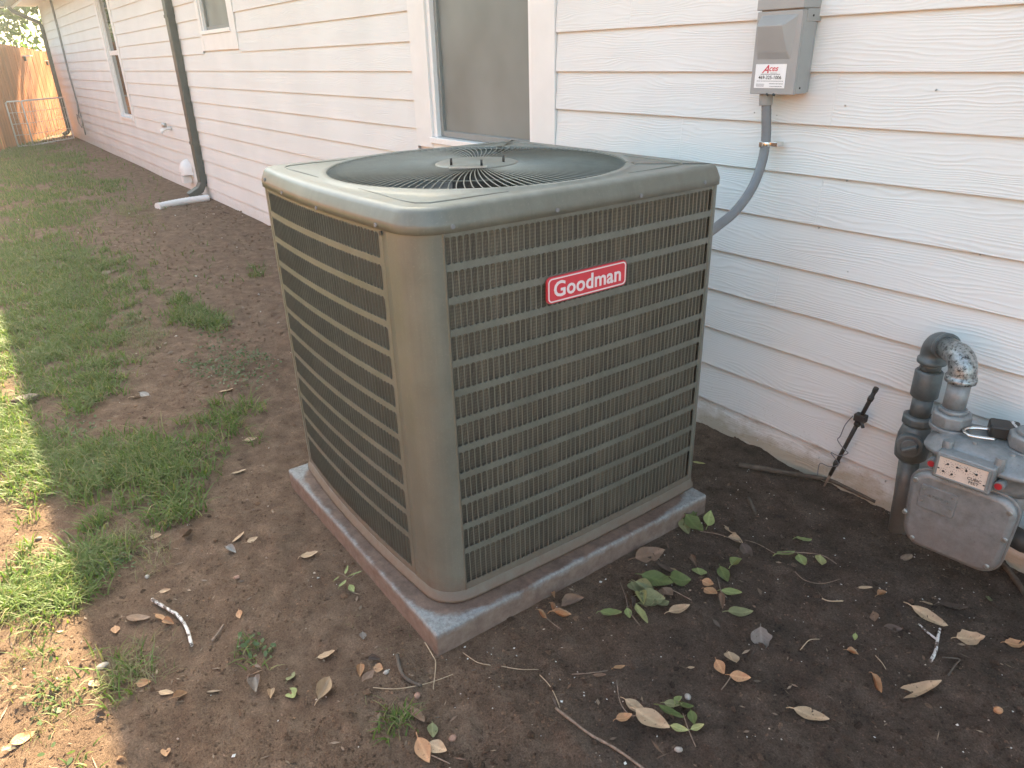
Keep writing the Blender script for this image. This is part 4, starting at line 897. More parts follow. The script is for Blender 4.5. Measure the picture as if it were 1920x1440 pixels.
# (px, py, length px, angle, colour, shape, label)
LV = [
 (1218, 1040, 56, -15, 'brown', 'oval', 'large brown leaf on the soil beside the right rim of the pad'),
 (1252, 1070, 46, 35, 'dark', 'long', 'curled dark brown leaf below the large brown leaf near the pad'),
 (1303, 1056, 28, 60, 'brown', 'roll', 'rolled brown leaf above the pale green leaf right of the pad'),
 (1311, 1080, 30, 70, 'light', 'round', 'pale green rounded leaf between the brown leaves right of the pad'),
 (1388, 1149, 44, -5, 'olive', 'oval', 'olive brown leaf to the right of the orange seed-like leaves'),
 (1274, 1147, 38, -12, 'tan', 'oval', 'tan leaf just right of the yellow-green leaf pile'),
 (1428, 1201, 46, 80, 'grey', 'ragged', 'torn grey-brown leaf alone on the dark soil left of the Y-shaped twig'),
 (1722, 1297, 86, -8, 'tan', 'long', 'largest tan leaf, long and wavy, at the lower right'),
 (1521, 1343, 56, 18, 'tan', 'oval', 'speckled tan leaf with a pointed stem, nearest the bottom right centre'),
 (1820, 1197, 44, 5, 'tan', 'ragged', 'blocky tan leaf fragment right of the Y-shaped twig'),
 (1745, 1153, 62, 24, 'tan', 'long', 'long tan leaf with notches above the Y-shaped twig'),
 (1905, 1207, 32, 10, 'orange', 'ragged', 'orange-brown leaf cut by the right edge of the picture'),
 (1640, 1156, 28, 80, 'brown', 'oval', 'small upright brown leaf between the tan leaves on the right'),
 (1674, 1180, 30, 10, 'dark', 'oval', 'dark leaf lying below the small upright brown leaf'),
 (1640, 1286, 36, 60, 'orange', 'roll', 'slender rolled orange leaf left of the largest tan leaf'),
 (1597, 1226, 20, 10, 'orange', 'fold', 'small folded orange leaf near the thin straw'),
 (1622, 1104, 24, 5, 'tan', 'long', 'small tan leaf below the meter, left one of a pair'),
 (1655, 1112, 20, -15, 'orange', 'fold', 'small orange leaf below the meter, right one of a pair'),
 (1604, 1192, 14, 90, 'light', 'oval', 'tiny pale green leaf alone on the black soil'),
 (1790, 1136, 42, 10, 'dark', 'ragged', 'torn dark brown leaf under the gas meter'),
 (1741, 1125, 20, 0, 'tan', 'oval', 'small tan leaf just above the long notched leaf'),
 (1855, 1120, 20, 80, 'olive', 'oval', 'small olive leaf in the shade under the gas meter'),
 (1370, 995, 30, 40, 'tan', 'oval', 'tan leaf behind the green sprig near the pad corner'),
 (1378, 1012, 26, 10, 'tan', 'fold', 'folded tan leaf in front of the other near the pad corner'),
 (1400, 1035, 34, 45, 'dark', 'oval', 'dark leaf lying flat right of the folded tan leaf'),
 (1199, 856, 0, 0, 'tan', 'oval', None),
 (606, 1291, 44, -60, 'tan', 'fold', 'folded two-toned tan leaf standing up left of the pad corner'),
 (546, 1268, 26, -60, 'olive', 'oval', 'dull green leaf, upper one of the two beside the folded tan leaf'),
 (548, 1300, 34, 62, 'light', 'oval', 'light green leaf, lower one of the two beside the folded tan leaf'),
 (481, 1287, 38, 85, 'grey', 'fold', 'pale greyish folded leaf at the lower left'),
 (508, 1302, 22, 95, 'tan', 'fold', 'small tan leaf right of the pale greyish folded leaf'),
 (613, 1226, 30, -10, 'tan', 'ragged', 'star-shaped tan leaf fragment left of the pad corner'),
 (680, 1190, 20, 80, 'grey', 'oval', 'small grey-brown leaf against the debris left of the pad corner'),
 (710, 1249, 20, 20, 'orange', 'round', 'small round orange leaf below the pad corner'),
 (690, 1266, 28, -40, 'brown', 'oval', 'brown leaf below the small round orange leaf'),
 (675, 1255, 24, 95, 'orange', 'fold', 'narrow orange leaf left of the small round orange leaf'),
 (702, 1233, 22, 0, 'dark', 'fold', 'dark folded leaf above the small round orange leaf'),
 (783, 1339, 38, 50, 'brown', 'oval', 'brown leaf curling beside the small grass tuft'),
 (758, 1318, 26, 10, 'brown', 'ragged', 'torn brown leaf above the small grass tuft'),
 (810, 1364, 32, 85, 'olive', 'oval', 'olive leaf right of the small grass tuft'),
 (343, 940, 30, 80, 'tan', 'oval', 'tan leaf upright in the lush grass clump on the left'),
 (352, 1008, 30, -40, 'brown', 'fold', 'brown folded leaf at the foot of the lush grass clump'),
 (292, 1000, 22, 5, 'tan', 'oval', 'tan leaf at the left foot of the lush grass clump'),
 (448, 1006, 24, -30, 'tan', 'oval', 'tan leaf, upper left of three on the bare soil left of the pad'),
 (474, 1013, 18, -20, 'tan', 'oval', 'tan leaf, right one of three on the bare soil left of the pad'),
 (434, 1032, 22, 20, 'pale', 'fold', 'pale leaf, lowest of three on the bare soil left of the pad'),
 (581, 1042, 28, -10, 'tan', 'ragged', 'tan leaf beside the left rim of the pad'),
 (450, 1155, 20, 80, 'orange', 'oval', 'orange leaf on bare soil right of the white speckled stick'),
 (260, 1163, 38, -5, 'brown', 'oval', 'brown leaf left of the white speckled stick'),
 (217, 1184, 24, 80, 'orange', 'oval', 'rust-coloured leaf farthest left of the white speckled stick'),
 (302, 1160, 24, 20, 'orange', 'oval', 'rust-coloured leaf just under the white speckled stick, upper one'),
 (318, 1170, 22, 15, 'orange', 'fold', 'rust-coloured leaf just under the white speckled stick, lower one'),
 (310, 1108, 22, 0, 'tan', 'long', 'small tan leaf above the white speckled stick'),
 (313, 1304, 26, 5, 'tan', 'oval', 'tan leaf, left one of the pair in the shade near the sunlight edge'),
 (338, 1311, 24, -30, 'orange', 'fold', 'tan leaf, right one of the pair in the shade near the sunlight edge'),
 (310, 1408, 26, 80, 'orange', 'oval', 'orange leaf near the bottom edge of the picture on the left'),
 (178, 1284, 24, 20, 'tan', 'oval', 'tan leaf on the sunlight edge beside the dry weed'),
 (272, 1285, 26, 0, 'orange', 'oval', 'orange-brown leaf under the dry weed'),
 (45, 1388, 36, -30, 'orange', 'oval', 'rusty leaf in the sunlight at the lower left corner'),
 (25, 1402, 34, -20, 'tan', 'long', 'tan leaf in the sunlight at the lower left corner'),
 (192, 1345, 18, 10, 'dark', 'fold', 'small dark leaf on the sunlit soil'),
 (1296, 1262-10, 12, 0, 'tan', 'oval', 'tiny tan leaf alone in the middle of the soil right of the pad'),
 (1075, 1130, 40, -10, 'brown', 'fold', 'rust-brown curled leaf against the right rim of the pad'),
 (1170-8, 1250, 22, -20, 'orange', 'oval', 'small reddish leaf on the twig in front of the pad'),
 (1125, 1266, 22, 10, 'brown', 'oval', 'small dark red leaf below the twig in front of the pad'),
 (1198, 862, 0, 0, 'tan', 'oval', None),
 (120, 742, 20, 0, 'tan', 'oval', 'tan leaf among the grass beside the dark hollow'),
 (256, 742, 20, -20, 'tan', 'oval', 'tan leaf on bare soil between grass clumps'),
 (272, 738, 20, 5, 'pale', 'oval', 'pale leaf on bare soil between grass clumps'),
 (425, 732, 24, 0, 'tan', 'ragged', 'tan leaf below the creeping weed patch'),
 (426, 609, 22, -10, 'light', 'oval', 'pale green leaf on bare soil above the creeping weeds'),
 (470, 822, 20, -10, 'tan', 'oval', 'tan leaf on bare soil left of the unit'),
 (448, 884-3, 22, -15, 'tan', 'oval', 'tan leaf on bare soil left of the pad corner nearest the lawn'),
]
for px, py, L, a, col, shp, lb_ in LV:
    if lb_: put_leaf(px, py, L*1.12, a, col, shp, label=lb_, cat='leaf', group='fallen leaves on the soil')
q = gp(1310, 876, .004); place('fallen_leaf', get_leaf('yellow', 'long'), loc=(q[0], q[1], gh(q[0], q[1])+.004), scale=(.9, .9, .9), rot=(0, .1, .8), label='small yellow leaf behind the right corner of the pad', cat='leaf', group='fallen leaves on the soil')
def sprig(stem, leaves, label, mat=TWIG, r=.0014):
    g0 = gp(*stem[0], .006); root = empty('leafy_sprig', (g0[0], g0[1], gh(g0[0], g0[1])), label=label, cat='leafy twig', group='fallen sprigs of leaves')
    pts = [Vector(gp(x, y, .010))-Vector(root.location)+Vector((0, 0, .004+.006*random.random())) for x, y in stem]
    if len(pts) > 1: MB().tube(crom(pts, 4), r, 6).build('stem', mat, root)
    for (px, py, L, a, col, shp) in leaves: put_leaf(px, py, L*1.12, a, col, shp, parent=root, lift=random.uniform(.002, .012))
sprig([(1460, 1040), (1500, 1040), (1540, 1045), (1568, 1062)], [(1473, 1046, 40, -20, 'light', 'oval'), (1503, 1053, 32, 60, 'light', 'oval'), (1537, 1058, 34, 80, 'yellow', 'oval'), (1506, 1021, 28, -5, 'light', 'round')], 'sprig of four light green leaves on the dark soil between unit and meter')
sprig([(1312, 1000), (1345, 1004), (1385, 1018)], [(1288, 974, 36, -70, 'green', 'round'), (1300, 990, 40, 30, 'green', 'ragged'), (1284, 992, 36, 60, 'olive', 'oval'), (1328, 980, 34, -75, 'light', 'oval'), (1300, 966, 26, -60, 'light', 'oval')], 'sprig of crumpled green leaves against the back right corner of the pad')
sprig([(1248, 1106), (1270, 1115), (1296, 1130)], [(1232, 1098, 54, 15, 'green', 'oval'), (1273, 1096, 38, -5, 'green', 'round'), (1290, 1085, 0.1, 0, 'green', 'oval')][:2], 'sprig with the broad green leaf in the middle of the leaf pile')
sprig([(1163, 1095), (1172, 1120), (1180, 1150), (1200, 1176)], [(1146, 1160, 36, 10, 'light', 'round'), (1178, 1156, 22, 70, 'light', 'oval'), (1201, 1163, 52, 62, 'yellow', 'long'), (1193, 1118, 38, 50, 'olive', 'round'), (1222, 1132, 42, 5, 'olive', 'round'), (1219, 1142, 38, 0, 'olive', 'ragged'), (1240, 1125, 22, 60, 'brown', 'fold'), (1204, 1135, 34, 75, 'yellow', 'fold'), (1240, 1140, 30, -20, 'olive', 'round'), (1252, 1120, 24, 40, 'brown', 'round'), (1208, 1112, 36, 20, 'olive', 'fold'), (1185, 1140, 24, 80, 'dark', 'roll')], 'pile of yellow-green and olive leaves on a broken orange twig beside the pad')
sprig([(1345, 1086), (1352, 1110), (1362, 1125)], [(1327, 1098, 20, 20, 'orange', 'round'), (1332, 1118, 26, 30, 'orange', 'round'), (1357, 1081, 36, 60, 'green', 'oval'), (1381, 1065, 30, -35, 'light', 'fold'), (1372, 1116, 34, 15, 'light', 'oval'), (1352, 1134, 32, 80, 'brown', 'roll')], 'sprig of mixed green, brown and two orange leaves right of the leaf pile')
sprig([(1352, 1296), (1365, 1280), (1372, 1268)], [(1371, 1246, 32, 60, 'tan', 'round'), (1350, 1262, 32, 60, 'orange', 'oval'), (1387, 1277, 34, 10, 'orange', 'oval')], 'sprig of three dry tan leaves alone on the soil right of centre')
sprig([(1156, 1280), (1160, 1310), (1168, 1332), (1185, 1345), (1205, 1340)], [(1192, 1329, 42, 25, 'tan', 'oval'), (1171, 1352, 28, -10, 'orange', 'round'), (1223, 1358, 64, 30, 'tan', 'oval')], 'sprig of big pinkish tan leaves at the bottom centre')
sprig([(1280, 1340), (1290, 1370), (1304, 1405)], [(1257, 1350, 44, 25, 'green', 'oval'), (1285, 1334, 26, 0, 'green', 'round'), (1298, 1352, 28, 75, 'green', 'oval'), (1272, 1322, 22, -50, 'light', 'fold'), (1273, 1373, 30, 10, 'yellow', 'oval'), (1308, 1368, 24, -10, 'yellow', 'oval'), (1262, 1328, 30, 10, 'olive', 'oval')], 'sprig of small dark green leaves next to the big tan leaves at the bottom')
sprig([(625, 1075), (645, 1082), (655, 1088), (668, 1078)], [(651, 1072, 17, -65, 'light', 'long'), (668, 1079, 20, -20, 'light', 'long'), (644, 1098, 20, -50, 'light', 'oval'), (660, 1105, 18, 50, 'light', 'oval'), (632, 1090, 12, -40, 'light', 'long')], 'small pale green sprig on the bare soil left of the pad', r=.0010)
sprig([(810, 1420), (845, 1438)], [(795, 1407, 46, 60, 'orange', 'oval'), (822, 1402, 40, 30, 'tan', 'oval')], 'pair of joined tan leaves at the bottom edge below the pad corner')
sprig([(1020, 1160), (1040, 1175), (1052, 1185)], [(1015, 1162, 22, 40, 'orange', 'roll'), (1035, 1150, 24, 60, 'orange', 'roll'), (1052, 1164, 32, 0, 'orange', 'roll'), (1040, 1122, 20, 80, 'orange', 'roll')], 'tangle of rolled orange-brown leaves at the foot of the pad')
def twig(pts, r, label, mat=TWIG, name='twig', taper=.6, fork=None, cat='twig', n=8, z=None):
    g0 = gp(*pts[0]); root = (g0[0], g0[1], 0); P = []
    for x, y in pts: g = gp(x, y, r); P.append(Vector((g[0]-g0[0], g[1]-g0[1], gh(g[0], g[1])+r*1.1+.0035)))
    C = crom(P, 5); m = len(C); mb = MB(); mb.tube(C, [r*(1-(1-taper)*i/(m-1))*random.uniform(.88, 1.12) for i in range(m)], n)
    if fork:
        Q = [];
        for x, y in fork: g = gp(x, y, r); Q.append(Vector((g[0]-g0[0], g[1]-g0[1], gh(g[0], g[1])+r*1.2+.001)))
        mb.tube(crom(Q, 4), r*.7, n)
    return mb.build(name, mat, None, label=label, cat=cat, group='sticks and straws on the soil') if False else _root(mb, name, mat, root, label, cat)
def _root(mb, name, mat, loc, label, cat):
    o = mb.build(name, mat, None, label=label, cat=cat, group='sticks and straws on the soil'); o.location = loc; return o
twig([(287, 1131), (310, 1143), (335, 1160), (352, 1185), (361, 1216)], .0052, 'white speckled curved stick on the bare soil at the lower left', LICHEN, 'stick', .85, cat='stick')
twig([(1744, 1243), (1754, 1222), (1758, 1198), (1762, 1180)], .0042, 'Y-shaped grey twig on the dark soil at the right', LICHEN, 'twig', .8, fork=[(1757, 1200), (1740, 1183), (1723, 1168)])
twig([(1042, 1330), (1075, 1358), (1110, 1382), (1155, 1405), (1206, 1440), (1240, 1470)], .0036, 'long pinkish twig reaching the bottom edge of the picture', TWIG, 'twig', .9)
twig([(700, 1291), (745, 1291), (800, 1280), (850, 1264)], .0012, 'long curved straw lying left of the pad corner', STRAW, 'straw', .6, cat='straw')
twig([(797, 1206), (810, 1228), (817, 1245), (812, 1290)], .0016, 'bent straw leaning at the front corner of the pad', STRAW, 'straw', .6, cat='straw')
twig([(868, 1224), (895, 1243), (920, 1247)], .0013, 'short straw right of the front corner of the pad', STRAW, 'straw', .7, cat='straw')
twig([(940, 1250), (975, 1253), (1010, 1252)], .0011, 'pale straw flat on the soil in front of the pad', STRAW, 'straw', .7, cat='straw')
twig([(745, 1232), (752, 1262), (765, 1275), (790, 1284)], .0048, 'short dark stick under the long curved straw', BARK, 'stick', .9, cat='stick')
twig([(1012, 1262), (1030, 1285), (1043, 1312), (1050, 1330)], .0013, 'thin pale stem above the long pinkish twig', STRAW, 'straw', .6, cat='straw')
twig([(1072, 1265), (1110, 1264), (1140, 1258)], .0015, 'thin brown twig with reddish leaves in front of the pad', TWIG, 'twig', .6)
twig([(398, 1205), (410, 1190), (421, 1176)], .0036, 'short brown stick right of the white speckled stick', TWIG, 'stick', .7, cat='stick')
twig([(1402, 938), (1410, 952), (1416, 966)], .0060, 'stubby dark stick behind the pad corner on the right', BARK, 'stick', .9, cat='stick')
twig([(1385, 874), (1430, 882), (1490, 893), (1550, 905), (1590, 922), (1640, 945)], .0105, 'dark root half buried along the foot of the wall', BARK, 'root', .55, cat='root')
twig([(1640, 1235), (1652, 1248), (1660, 1260)], .0012, 'short pale straw on the black soil left of the Y-shaped twig', STRAW, 'straw', .7, cat='straw')
twig([(1500, 1222), (1516, 1205), (1536, 1199)], .0015, 'curved thin twig right of the torn grey-brown leaf', STRAW, 'twig', .7)
twig([(1775, 1272), (1790, 1250), (1797, 1240), (1765, 1237)], .0026, 'small hooked dark twig right of the Y-shaped twig', BARK, 'twig', .7)
twig([(1878, 1060), (1900, 1088), (1925, 1120)], .0085, 'dark broken stick lying against the wall under the meter', BARK, 'stick', .9, cat='stick')
twig([(1490, 1075), (1508, 1090), (1540, 1096), (1575, 1090)], .0014, 'fine twig below the four-leaved light green sprig', TWIG, 'twig', .6)
twig([(1580, 1128), (1555, 1132), (1540, 1128)], .0022, 'little pale twig in the middle of the black soil', STRAW, 'twig', .7)
twig([(1455, 1040), (1420, 1020), (1398, 1012)], .0015, 'thin stem trailing from the four-leaved light green sprig', TWIG, 'twig', .6)
def stone(px, py, r, label, sq=(1, .8, .6), mat=STONE, nm='stone', cat='stone', rz=None):
    bm = bmesh.new(); bmesh.ops.create_icosphere(bm, subdivisions=2, radius=r)
    for v in bm.verts: v.co = Vector((v.co.x*sq[0], v.co.y*sq[1], v.co.z*sq[2]))*random.uniform(.93, 1.07)
    me = bpy.data.meshes.new('stone'); bm.to_mesh(me); bm.free(); me.materials.append(mat)
    for p in me.polygons: p.use_smooth = True
    g = gp(px, py, r*.4); place(nm, me, loc=(g[0], g[1], gh(g[0], g[1])+r*.35), rot=(0, 0, random.uniform(0, 6) if rz is None else rz), label=label, cat=cat, group='stones lying on the soil' if nm == 'stone' else None)
stone(1700, 1040, .0125, 'stubby bark-covered wood chunk in front of the gas meter', sq=(2.0, .85, .75), mat=TWIG, nm='wood_chunk', cat='wood', rz=R(75))
stone(848, 1377, .010, 'small reddish round stone right of the olive leaf'); stone(782, 1298, .010, 'brown flat stone below the short dark stick')
stone(1870, 1336, .010, 'orange nut-like stone at the lower right', mat=FALL['orange'], sq=(1, .9, .9)); stone(275, 1078, .009, 'pale flat stone above the white speckled stick', mat=FALL['pale'])
stone(48, 746, .050, 'dark rounded stone half hidden in the grass at the left', sq=(1.2, .8, .28), mat=FALL['dark']); stone(70, 1005, .012, 'grey stone in the sunlit soil', mat=FALL['grey'])
stone(124, 1020, .014, 'grey stone on the edge of the sunlight', mat=FALL['pale'], sq=(1, .6, .5)); stone(194, 1255, .014, 'pale stone beside the dry weed', mat=FALL['pale'], sq=(1.2, .8, .4))
stone(1290, 1305, .010, 'pale crumbly stone above the dark green sprig', mat=FALL['pale']); stone(1272, 1407+1, .009, 'pale stone below the dark green sprig', mat=FALL['pale'], sq=(1.1, .8, .6))
stone(724, 1260, .008, 'pinkish pebble right of the brown leaf below the pad corner', mat=FALL['pale']); stone(445, 1085, .010, 'brown pebble on the bare soil left of the pad')

# ------------------------------------------------------------ clods, grit and litter bits (uncountable)
def scatter(n, size, region, mat, name, sizes=(.5, 1.6), flat=.7, seed=1, dens=None, jitter=.3, buried=.35):
    rg = np.random.default_rng(seed); x = rg.uniform(region[0], region[1], n*3); y = rg.uniform(region[2], region[3], n*3)
    ok = ~((np.abs(x+1.81) < .53) & (np.abs(y+1.014) < .53)) & (y < -.01)
    if dens is not None: ok &= rg.random(n*3) < dens(x, y)
    x = x[ok][:n]; y = y[ok][:n]; n = len(x)
    bm = bmesh.new(); bmesh.ops.create_icosphere(bm, subdivisions=1, radius=1); bv = np.array([list(v.co) for v in bm.verts]); bf = np.array([[v.index for v in f.verts] for f in bm.faces]); bm.free()
    if size < .0035: # octahedra for grit
        bv = np.array([(1, 0, 0), (-1, 0, 0), (0, 1, 0), (0, -1, 0), (0, 0, 1), (0, 0, -1)], float); bf = np.array([(0, 2, 4), (2, 1, 4), (1, 3, 4), (3, 0, 4), (2, 0, 5), (1, 2, 5), (3, 1, 5), (0, 3, 5)])
    s = size*np.exp(rg.normal(0, .45, n)).clip(*sizes); a = rg.uniform(0, 6.28, n)
    st = rg.uniform(.6, 1.5, (n, 1, 3))*np.array([1, 1, flat])
    V = bv[None]*st*(1+rg.normal(0, jitter*.5, (n, len(bv), 1)))*s[:, None, None]
    c, s2 = np.cos(a)[:, None], np.sin(a)[:, None]; Vx = V[..., 0]*c-V[..., 1]*s2; Vy = V[..., 0]*s2+V[..., 1]*c
    z = gheight(x, y)+s*flat*(.5-buried)
    V = np.stack([Vx+x[:, None], Vy+y[:, None], V[..., 2]+z[:, None]], -1).reshape(-1, 3)
    Fc = (bf[None]+(np.arange(n)*len(bv))[:, None, None]).reshape(-1, 3)
    return place(name, npmesh(name, V, Fc, mat, False), kind='stuff')
near = (-3.9, .3, -2.6, -.02)
scatter(42000, .0024, near, CRUMB, 'soil_crumbs', seed=2)
scatter(14000, .0030, (-1.3, .3, -2.0, -.02), CRUMB, 'damp_soil_crumbs', seed=14)
scatter(1100, .0058, near, CRUMB, 'soil_clods', seed=3, jitter=.5)
scatter(700, .0055, (-1.3, .3, -2.0, -.02), CRUMB, 'damp_soil_clods', seed=15, jitter=.5)
scatter(500, .0018, (-1.4, .3, -2.0, -.02), PEB, 'fine_white_grit', seed=16, buried=.1)
scatter(260, .0024, near, PEB, 'white_grit', seed=4, buried=.1)
scatter(5000, .0060, (-9, -3.9, -2.9, -.02), SOIL, 'far_soil_crumbs', seed=6)
scatter(70, .006, (-9, -3.9, -2.9, -.02), PEB, 'far_grit', seed=12, buried=.1)
# flat litter flakes and thin bits
def flakes(n, region, size, mat, name, seed, thin=.35, dens=None):
    rg = np.random.default_rng(seed); x = rg.uniform(region[0], region[1], n*2); y = rg.uniform(region[2], region[3], n*2)
    ok = ~((np.abs(x+1.81) < .53) & (np.abs(y+1.014) < .53)) & (y < -.01)
    if dens is not None: ok &= rg.random(len(x)) < dens(x, y)
    x = x[ok][:n]; y = y[ok][:n]; n = len(x); a = rg.uniform(0, 6.28, n); L = size*np.exp(rg.normal(0, .5, n)); W = L*thin*rg.uniform(.4, 1.3, n); z = gheight(x, y)+.0035
    d = np.stack([np.cos(a), np.sin(a), rg.normal(0, .18, n)], -1)*L[:, None]; e = np.stack([-np.sin(a), np.cos(a), rg.normal(0, .3, n)], -1)*W[:, None]; C = np.stack([x, y, z], -1)
    k = rg.normal(0, .25, (n, 1))*e
    V = np.stack([C-d, C-e*.9+k, C+d, C+e], 1).reshape(-1, 3); return place(name, npmesh(name, V, np.arange(4*n).reshape(-1, 4), mat), kind='stuff')
flakes(2400, near, .0050, CHIP, 'leaf_litter_bits', 21)
flakes(700, near, .012, CHIP, 'stem_litter_bits', 22, thin=.07)
flakes(700, (-9, -3.9, -2.8, -.05), .012, CHIP, 'far_litter_bits', 23)

# ------------------------------------------------------------ grass
def blades(x, y, h, w_, mat, name, seed, lean=.6, segs=3):
    rg = np.random.default_rng(seed); n = len(x); z = gheight(x, y)-.004
    a = rg.uniform(0, 6.28, n); b = a+rg.normal(1.57, .5, n); h = h*rg.uniform(.5, 1.25, n); le = lean*rg.uniform(.3, 1.5, n)
    V = []; 
    for i in range(segs+1):
        t = i/segs; off = le*h*t**1.7; hh = h*t*(1-.33*np.clip(le, 0, 1.6)*t*t); wd = w_*(1-t**1.5*.96)*.5
        cx = x+np.cos(a)*off; cy = y+np.sin(a)*off; cz = z+hh
        V.append(np.stack([cx-np.cos(b)*wd, cy-np.sin(b)*wd, cz], -1)); V.append(np.stack([cx+np.cos(b)*wd, cy+np.sin(b)*wd, cz], -1))
    V = np.stack(V, 1); m = V.shape[1]; f = np.array([[2*i, 2*i+1, 2*i+3, 2*i+2] for i in range(segs)])
    Fc = (f[None]+(np.arange(n)*m)[:, None, None]).reshape(-1, 4)
    return place(name, npmesh(name, V.reshape(-1, 3), Fc, mat, True), kind='stuff')
def blobpts(bl, seed, per):
    rg = np.random.default_rng(seed); X_ = []; Y_ = []; H_ = []
    for px, py, rx, ry, dn, hh in bl:
        n = int(per*rx*ry*dn); g = gp(px, py); tufts = max(3, int(n/26)); tx = g[0]+rg.normal(0, .5, tufts)*rx; ty = g[1]+rg.normal(0, .5, tufts)*ry
        k = rg.integers(0, tufts, n); s_ = .016+.010*hh/.06; X_.append(tx[k]+rg.normal(0, s_, n)); Y_.append(ty[k]+rg.normal(0, s_, n)); H_.append(np.full(n, hh)*np.repeat(1, n))
    return np.concatenate(X_), np.concatenate(Y_), np.concatenate(H_)
# px, py, radius along wall (m), radius across (m), density, height
NEAR = [(285, 880, .34, .17, 1.7, .075), (200, 880, .25, .14, 1.5, .07), (120, 880, .3, .14, 1.2, .06), (330, 950, .14, .10, 1.5, .06), (60, 850, .3, .12, 1.4, .055), (20, 880, .25, .10, 1.4, .05),
        (150, 740, .30, .16, .9, .06), (190, 700, .30, .12, 1.0, .06), (165, 1070, .16, .10, 1.5, .055), (110, 1110, .22, .09, 1.5, .05), (40, 1120, .24, .08, 1.2, .05), (190, 1040, .10, .08, 1.2, .055), (50, 1190, .16, .06, .4, .04),
        (430, 780, .22, .10, .8, .055), (400, 805, .16, .08, .8, .05), (470, 760, .16, .08, .5, .05), (390, 600, .32, .14, .8, .06), (340, 585, .4, .14, .7, .06), (330, 560, .3, .1, .4, .06), (480, 510, .16, .08, .35, .07),
        (60, 700, .5, .16, .8, .055), (20, 780, .4, .12, 1.2, .05), (100, 640, .6, .22, .6, .06), (160, 640, .5, .2, .5, .06), (210, 560, .5, .2, .4, .06), (110, 560, .8, .25, .6, .06), (30, 620, .6, .2, .8, .055), (180, 500, .9, .25, .5, .06), (60, 500, 1.0, .35, .6, .06), (35, 1130, .10, .07, 2.2, .055), (130, 1090, .16, .05, 1.6, .06), (200, 1010, .16, .06, .9, .05),
        (745, 1352, .016, .014, 22, .030), (250, 1250, .07, .05, .8, .05), (210, 1285, .07, .05, .8, .04), (90, 1320, .20, .07, .2, .025), (150, 1390, .12, .06, .15, .025), (470, 1215, .05, .035, .8, .03), (480, 1235, .04, .03, .8, .025)]
x, y, h = blobpts(NEAR, 31, 17000)
ok = y < -.05; blades(x[ok], y[ok], h[ok]*1.15, .0058, GRASS, 'lawn_grass', 32, lean=1.05)
DRY = [(255, 1260, .10, .06, 2.2, .055), (205, 1290, .08, .05, 1.6, .04), (100, 1340, .25, .08, .9, .03), (260, 1020, .18, .10, 1.2, .05), (270, 640, .3, .12, 1.0, .05), (250, 620, .4, .12, .9, .05), (250, 400, .6, .15, .7, .07), (745, 1350, .02, .016, 14, .03), (470, 1215, .06, .05, .7, .02), (820, 1170, .0, .0, 0, .02), (60, 1180, .2, .08, .6, .05), (700, 1200, .12, .08, .15, .02)]
x, y, h = blobpts(DRY, 41, 15000); blades(x, y, h, .0022, GRASSDRY, 'dry_grass', 42, lean=1.0)
# mid and far lawn
rg = np.random.default_rng(51); n = 120000; x = -np.exp(rg.uniform(np.log(4.4), np.log(21), n)); y = rg.uniform(-2.75, -.05, n)
edge = np.interp(-x, [4.4, 5.3, 6.7, 8.7, 11, 15, 21], [-1.75, -1.55, -1.35, -.90, -.48, -.32, -.5])+noise2(x, y, .7, 61)*.55+noise2(x, y, .25, 62)*.35; edge = np.minimum(edge, -.12)
p = np.clip((edge-y)/.35, .0, 1)*np.clip(.50+noise2(x, y, .5, 63)*1.1+noise2(x, y, .14, 64)*1.1, .05, 1)*np.interp(-x, [4.4, 7, 12], [.62, .8, 1]); p = np.maximum(p, .02*(y < edge+.5)); ok = rg.random(n) < p; x, y = x[ok], y[ok]
blades(x, y, .052+.018*np.log(-x/4.4), .0052+.0018*(-x/5), GRASS, 'far_lawn_grass', 52, lean=.9)
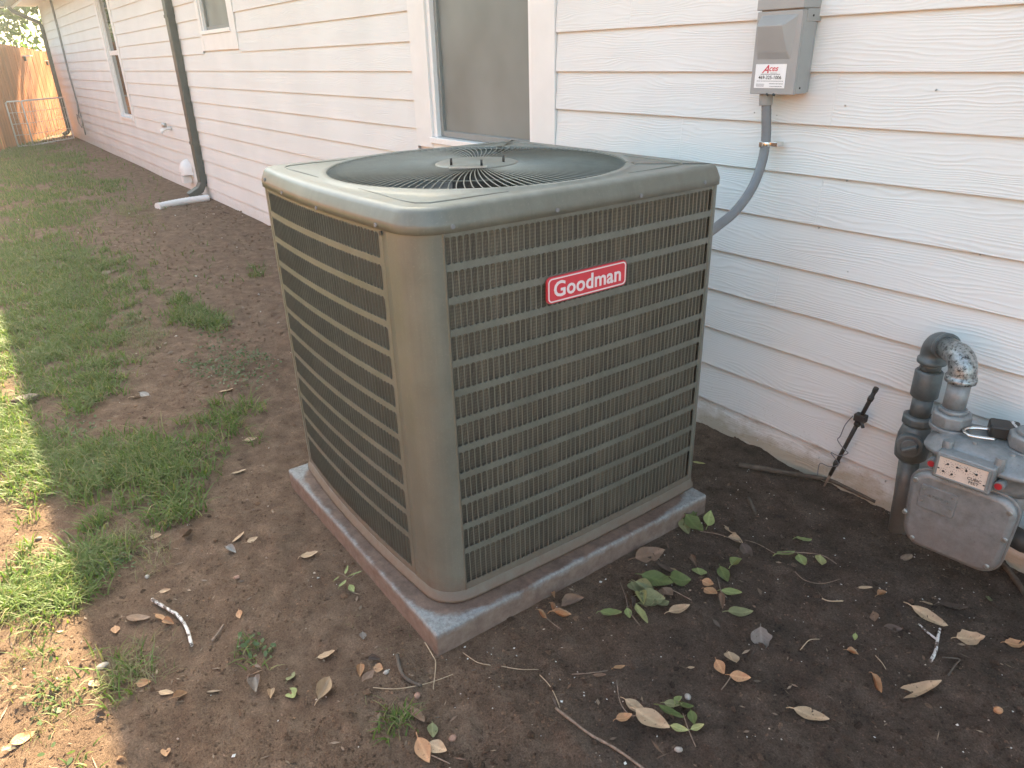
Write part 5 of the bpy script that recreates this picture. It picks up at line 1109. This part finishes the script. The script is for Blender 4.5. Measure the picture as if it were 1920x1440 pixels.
# sunlit lawn on the open side (reflected in the cabinet)
n = 45000; x = rg.uniform(-9, 4, n); y = rg.uniform(-6.0, -2.8, n); ok = rg.random(n) < np.clip(.8+noise2(x, y, .6, 71)*1.2, 0, 1); blades(x[ok], y[ok], np.full(ok.sum(), .07), .016, GRASS, 'open_lawn_grass', 72, lean=.8)
n = 26000; x = rg.uniform(-4.6, -1.6, n); y = rg.uniform(-3.4, -2.34, n); ok = rg.random(n) < np.clip(.10+(-x-2.1)*.5+noise2(x, y, .35, 73)*1.4, 0, 1); ok &= x < -3.15; blades(x[ok], y[ok], np.full(ok.sum(), .05), .0046, GRASS, 'sunlit_grass', 74, lean=.9)
# creeping weeds with small round leaves
def weeds(bl, per, mat, name, seed, s0=.008):
    rg = np.random.default_rng(seed); X_ = []; Y_ = []
    for px, py, rx, ry, dn in bl: n = int(per*rx*ry*dn); g = gp(px, py); X_.append(g[0]+rg.normal(0, .5, n)*rx); Y_.append(g[1]+rg.normal(0, .5, n)*ry)
    x = np.concatenate(X_); y = np.concatenate(Y_); n = len(x); C = np.stack([x, y, gheight(x, y)+rg.uniform(.004, .022, n)], -1)
    N = rg.normal(0, .45, (n, 3))+np.array([0, 0, 1]); N /= np.linalg.norm(N, axis=1)[:, None]; A = np.cross(N, rg.normal(0, 1, (n, 3))); A /= np.linalg.norm(A, axis=1)[:, None]; B = np.cross(N, A); s = s0*rg.uniform(.5, 1.3, (n, 1))
    V = np.stack([C-A*s, C-A*s*.3-B*s*.55, C+A*s*.6-B*s*.5, C+A*s, C+A*s*.5+B*s*.5, C-A*s*.4+B*s*.5], 1).reshape(-1, 3); place(name, npmesh(name, V, np.arange(6*n).reshape(-1, 6), mat), kind='stuff')
weeds([(430, 690, .35, .12, 1.2), (480, 670, .25, .08, 1.0), (370, 690, .2, .08, .7), (400, 620, .3, .1, .5), (505, 1225-5, .03, .03, 2.0), (470, 1215, .05, .03, 2.0), (250, 610, .4, .12, .6), (215, 1060, .08, .06, 2), (290, 950, .1, .06, .8), (150, 800, .25, .1, .5), (80, 1340, .2, .08, .25)], 9000, WEED, 'creeping_weeds', 81)

# ------------------------------------------------------------ glare veil
veil = NM('air'); veil.n.remove(veil.b); pv = veil.n.new('ShaderNodeVolumePrincipled'); pv.inputs['Density'].default_value = .0036; pv.inputs['Color'].default_value = (.95, .95, .92, 1); pv.inputs['Anisotropy'].default_value = .35  # thin volume added to imitate a lens glare veil, not real haze
veil.l.new(pv.outputs[0], veil.n['Material Output'].inputs['Volume'])
MB().box(-75, 55, -50, 55, -1.4, 9.5).build('glare_veil', veil.m, None, kind='stuff')
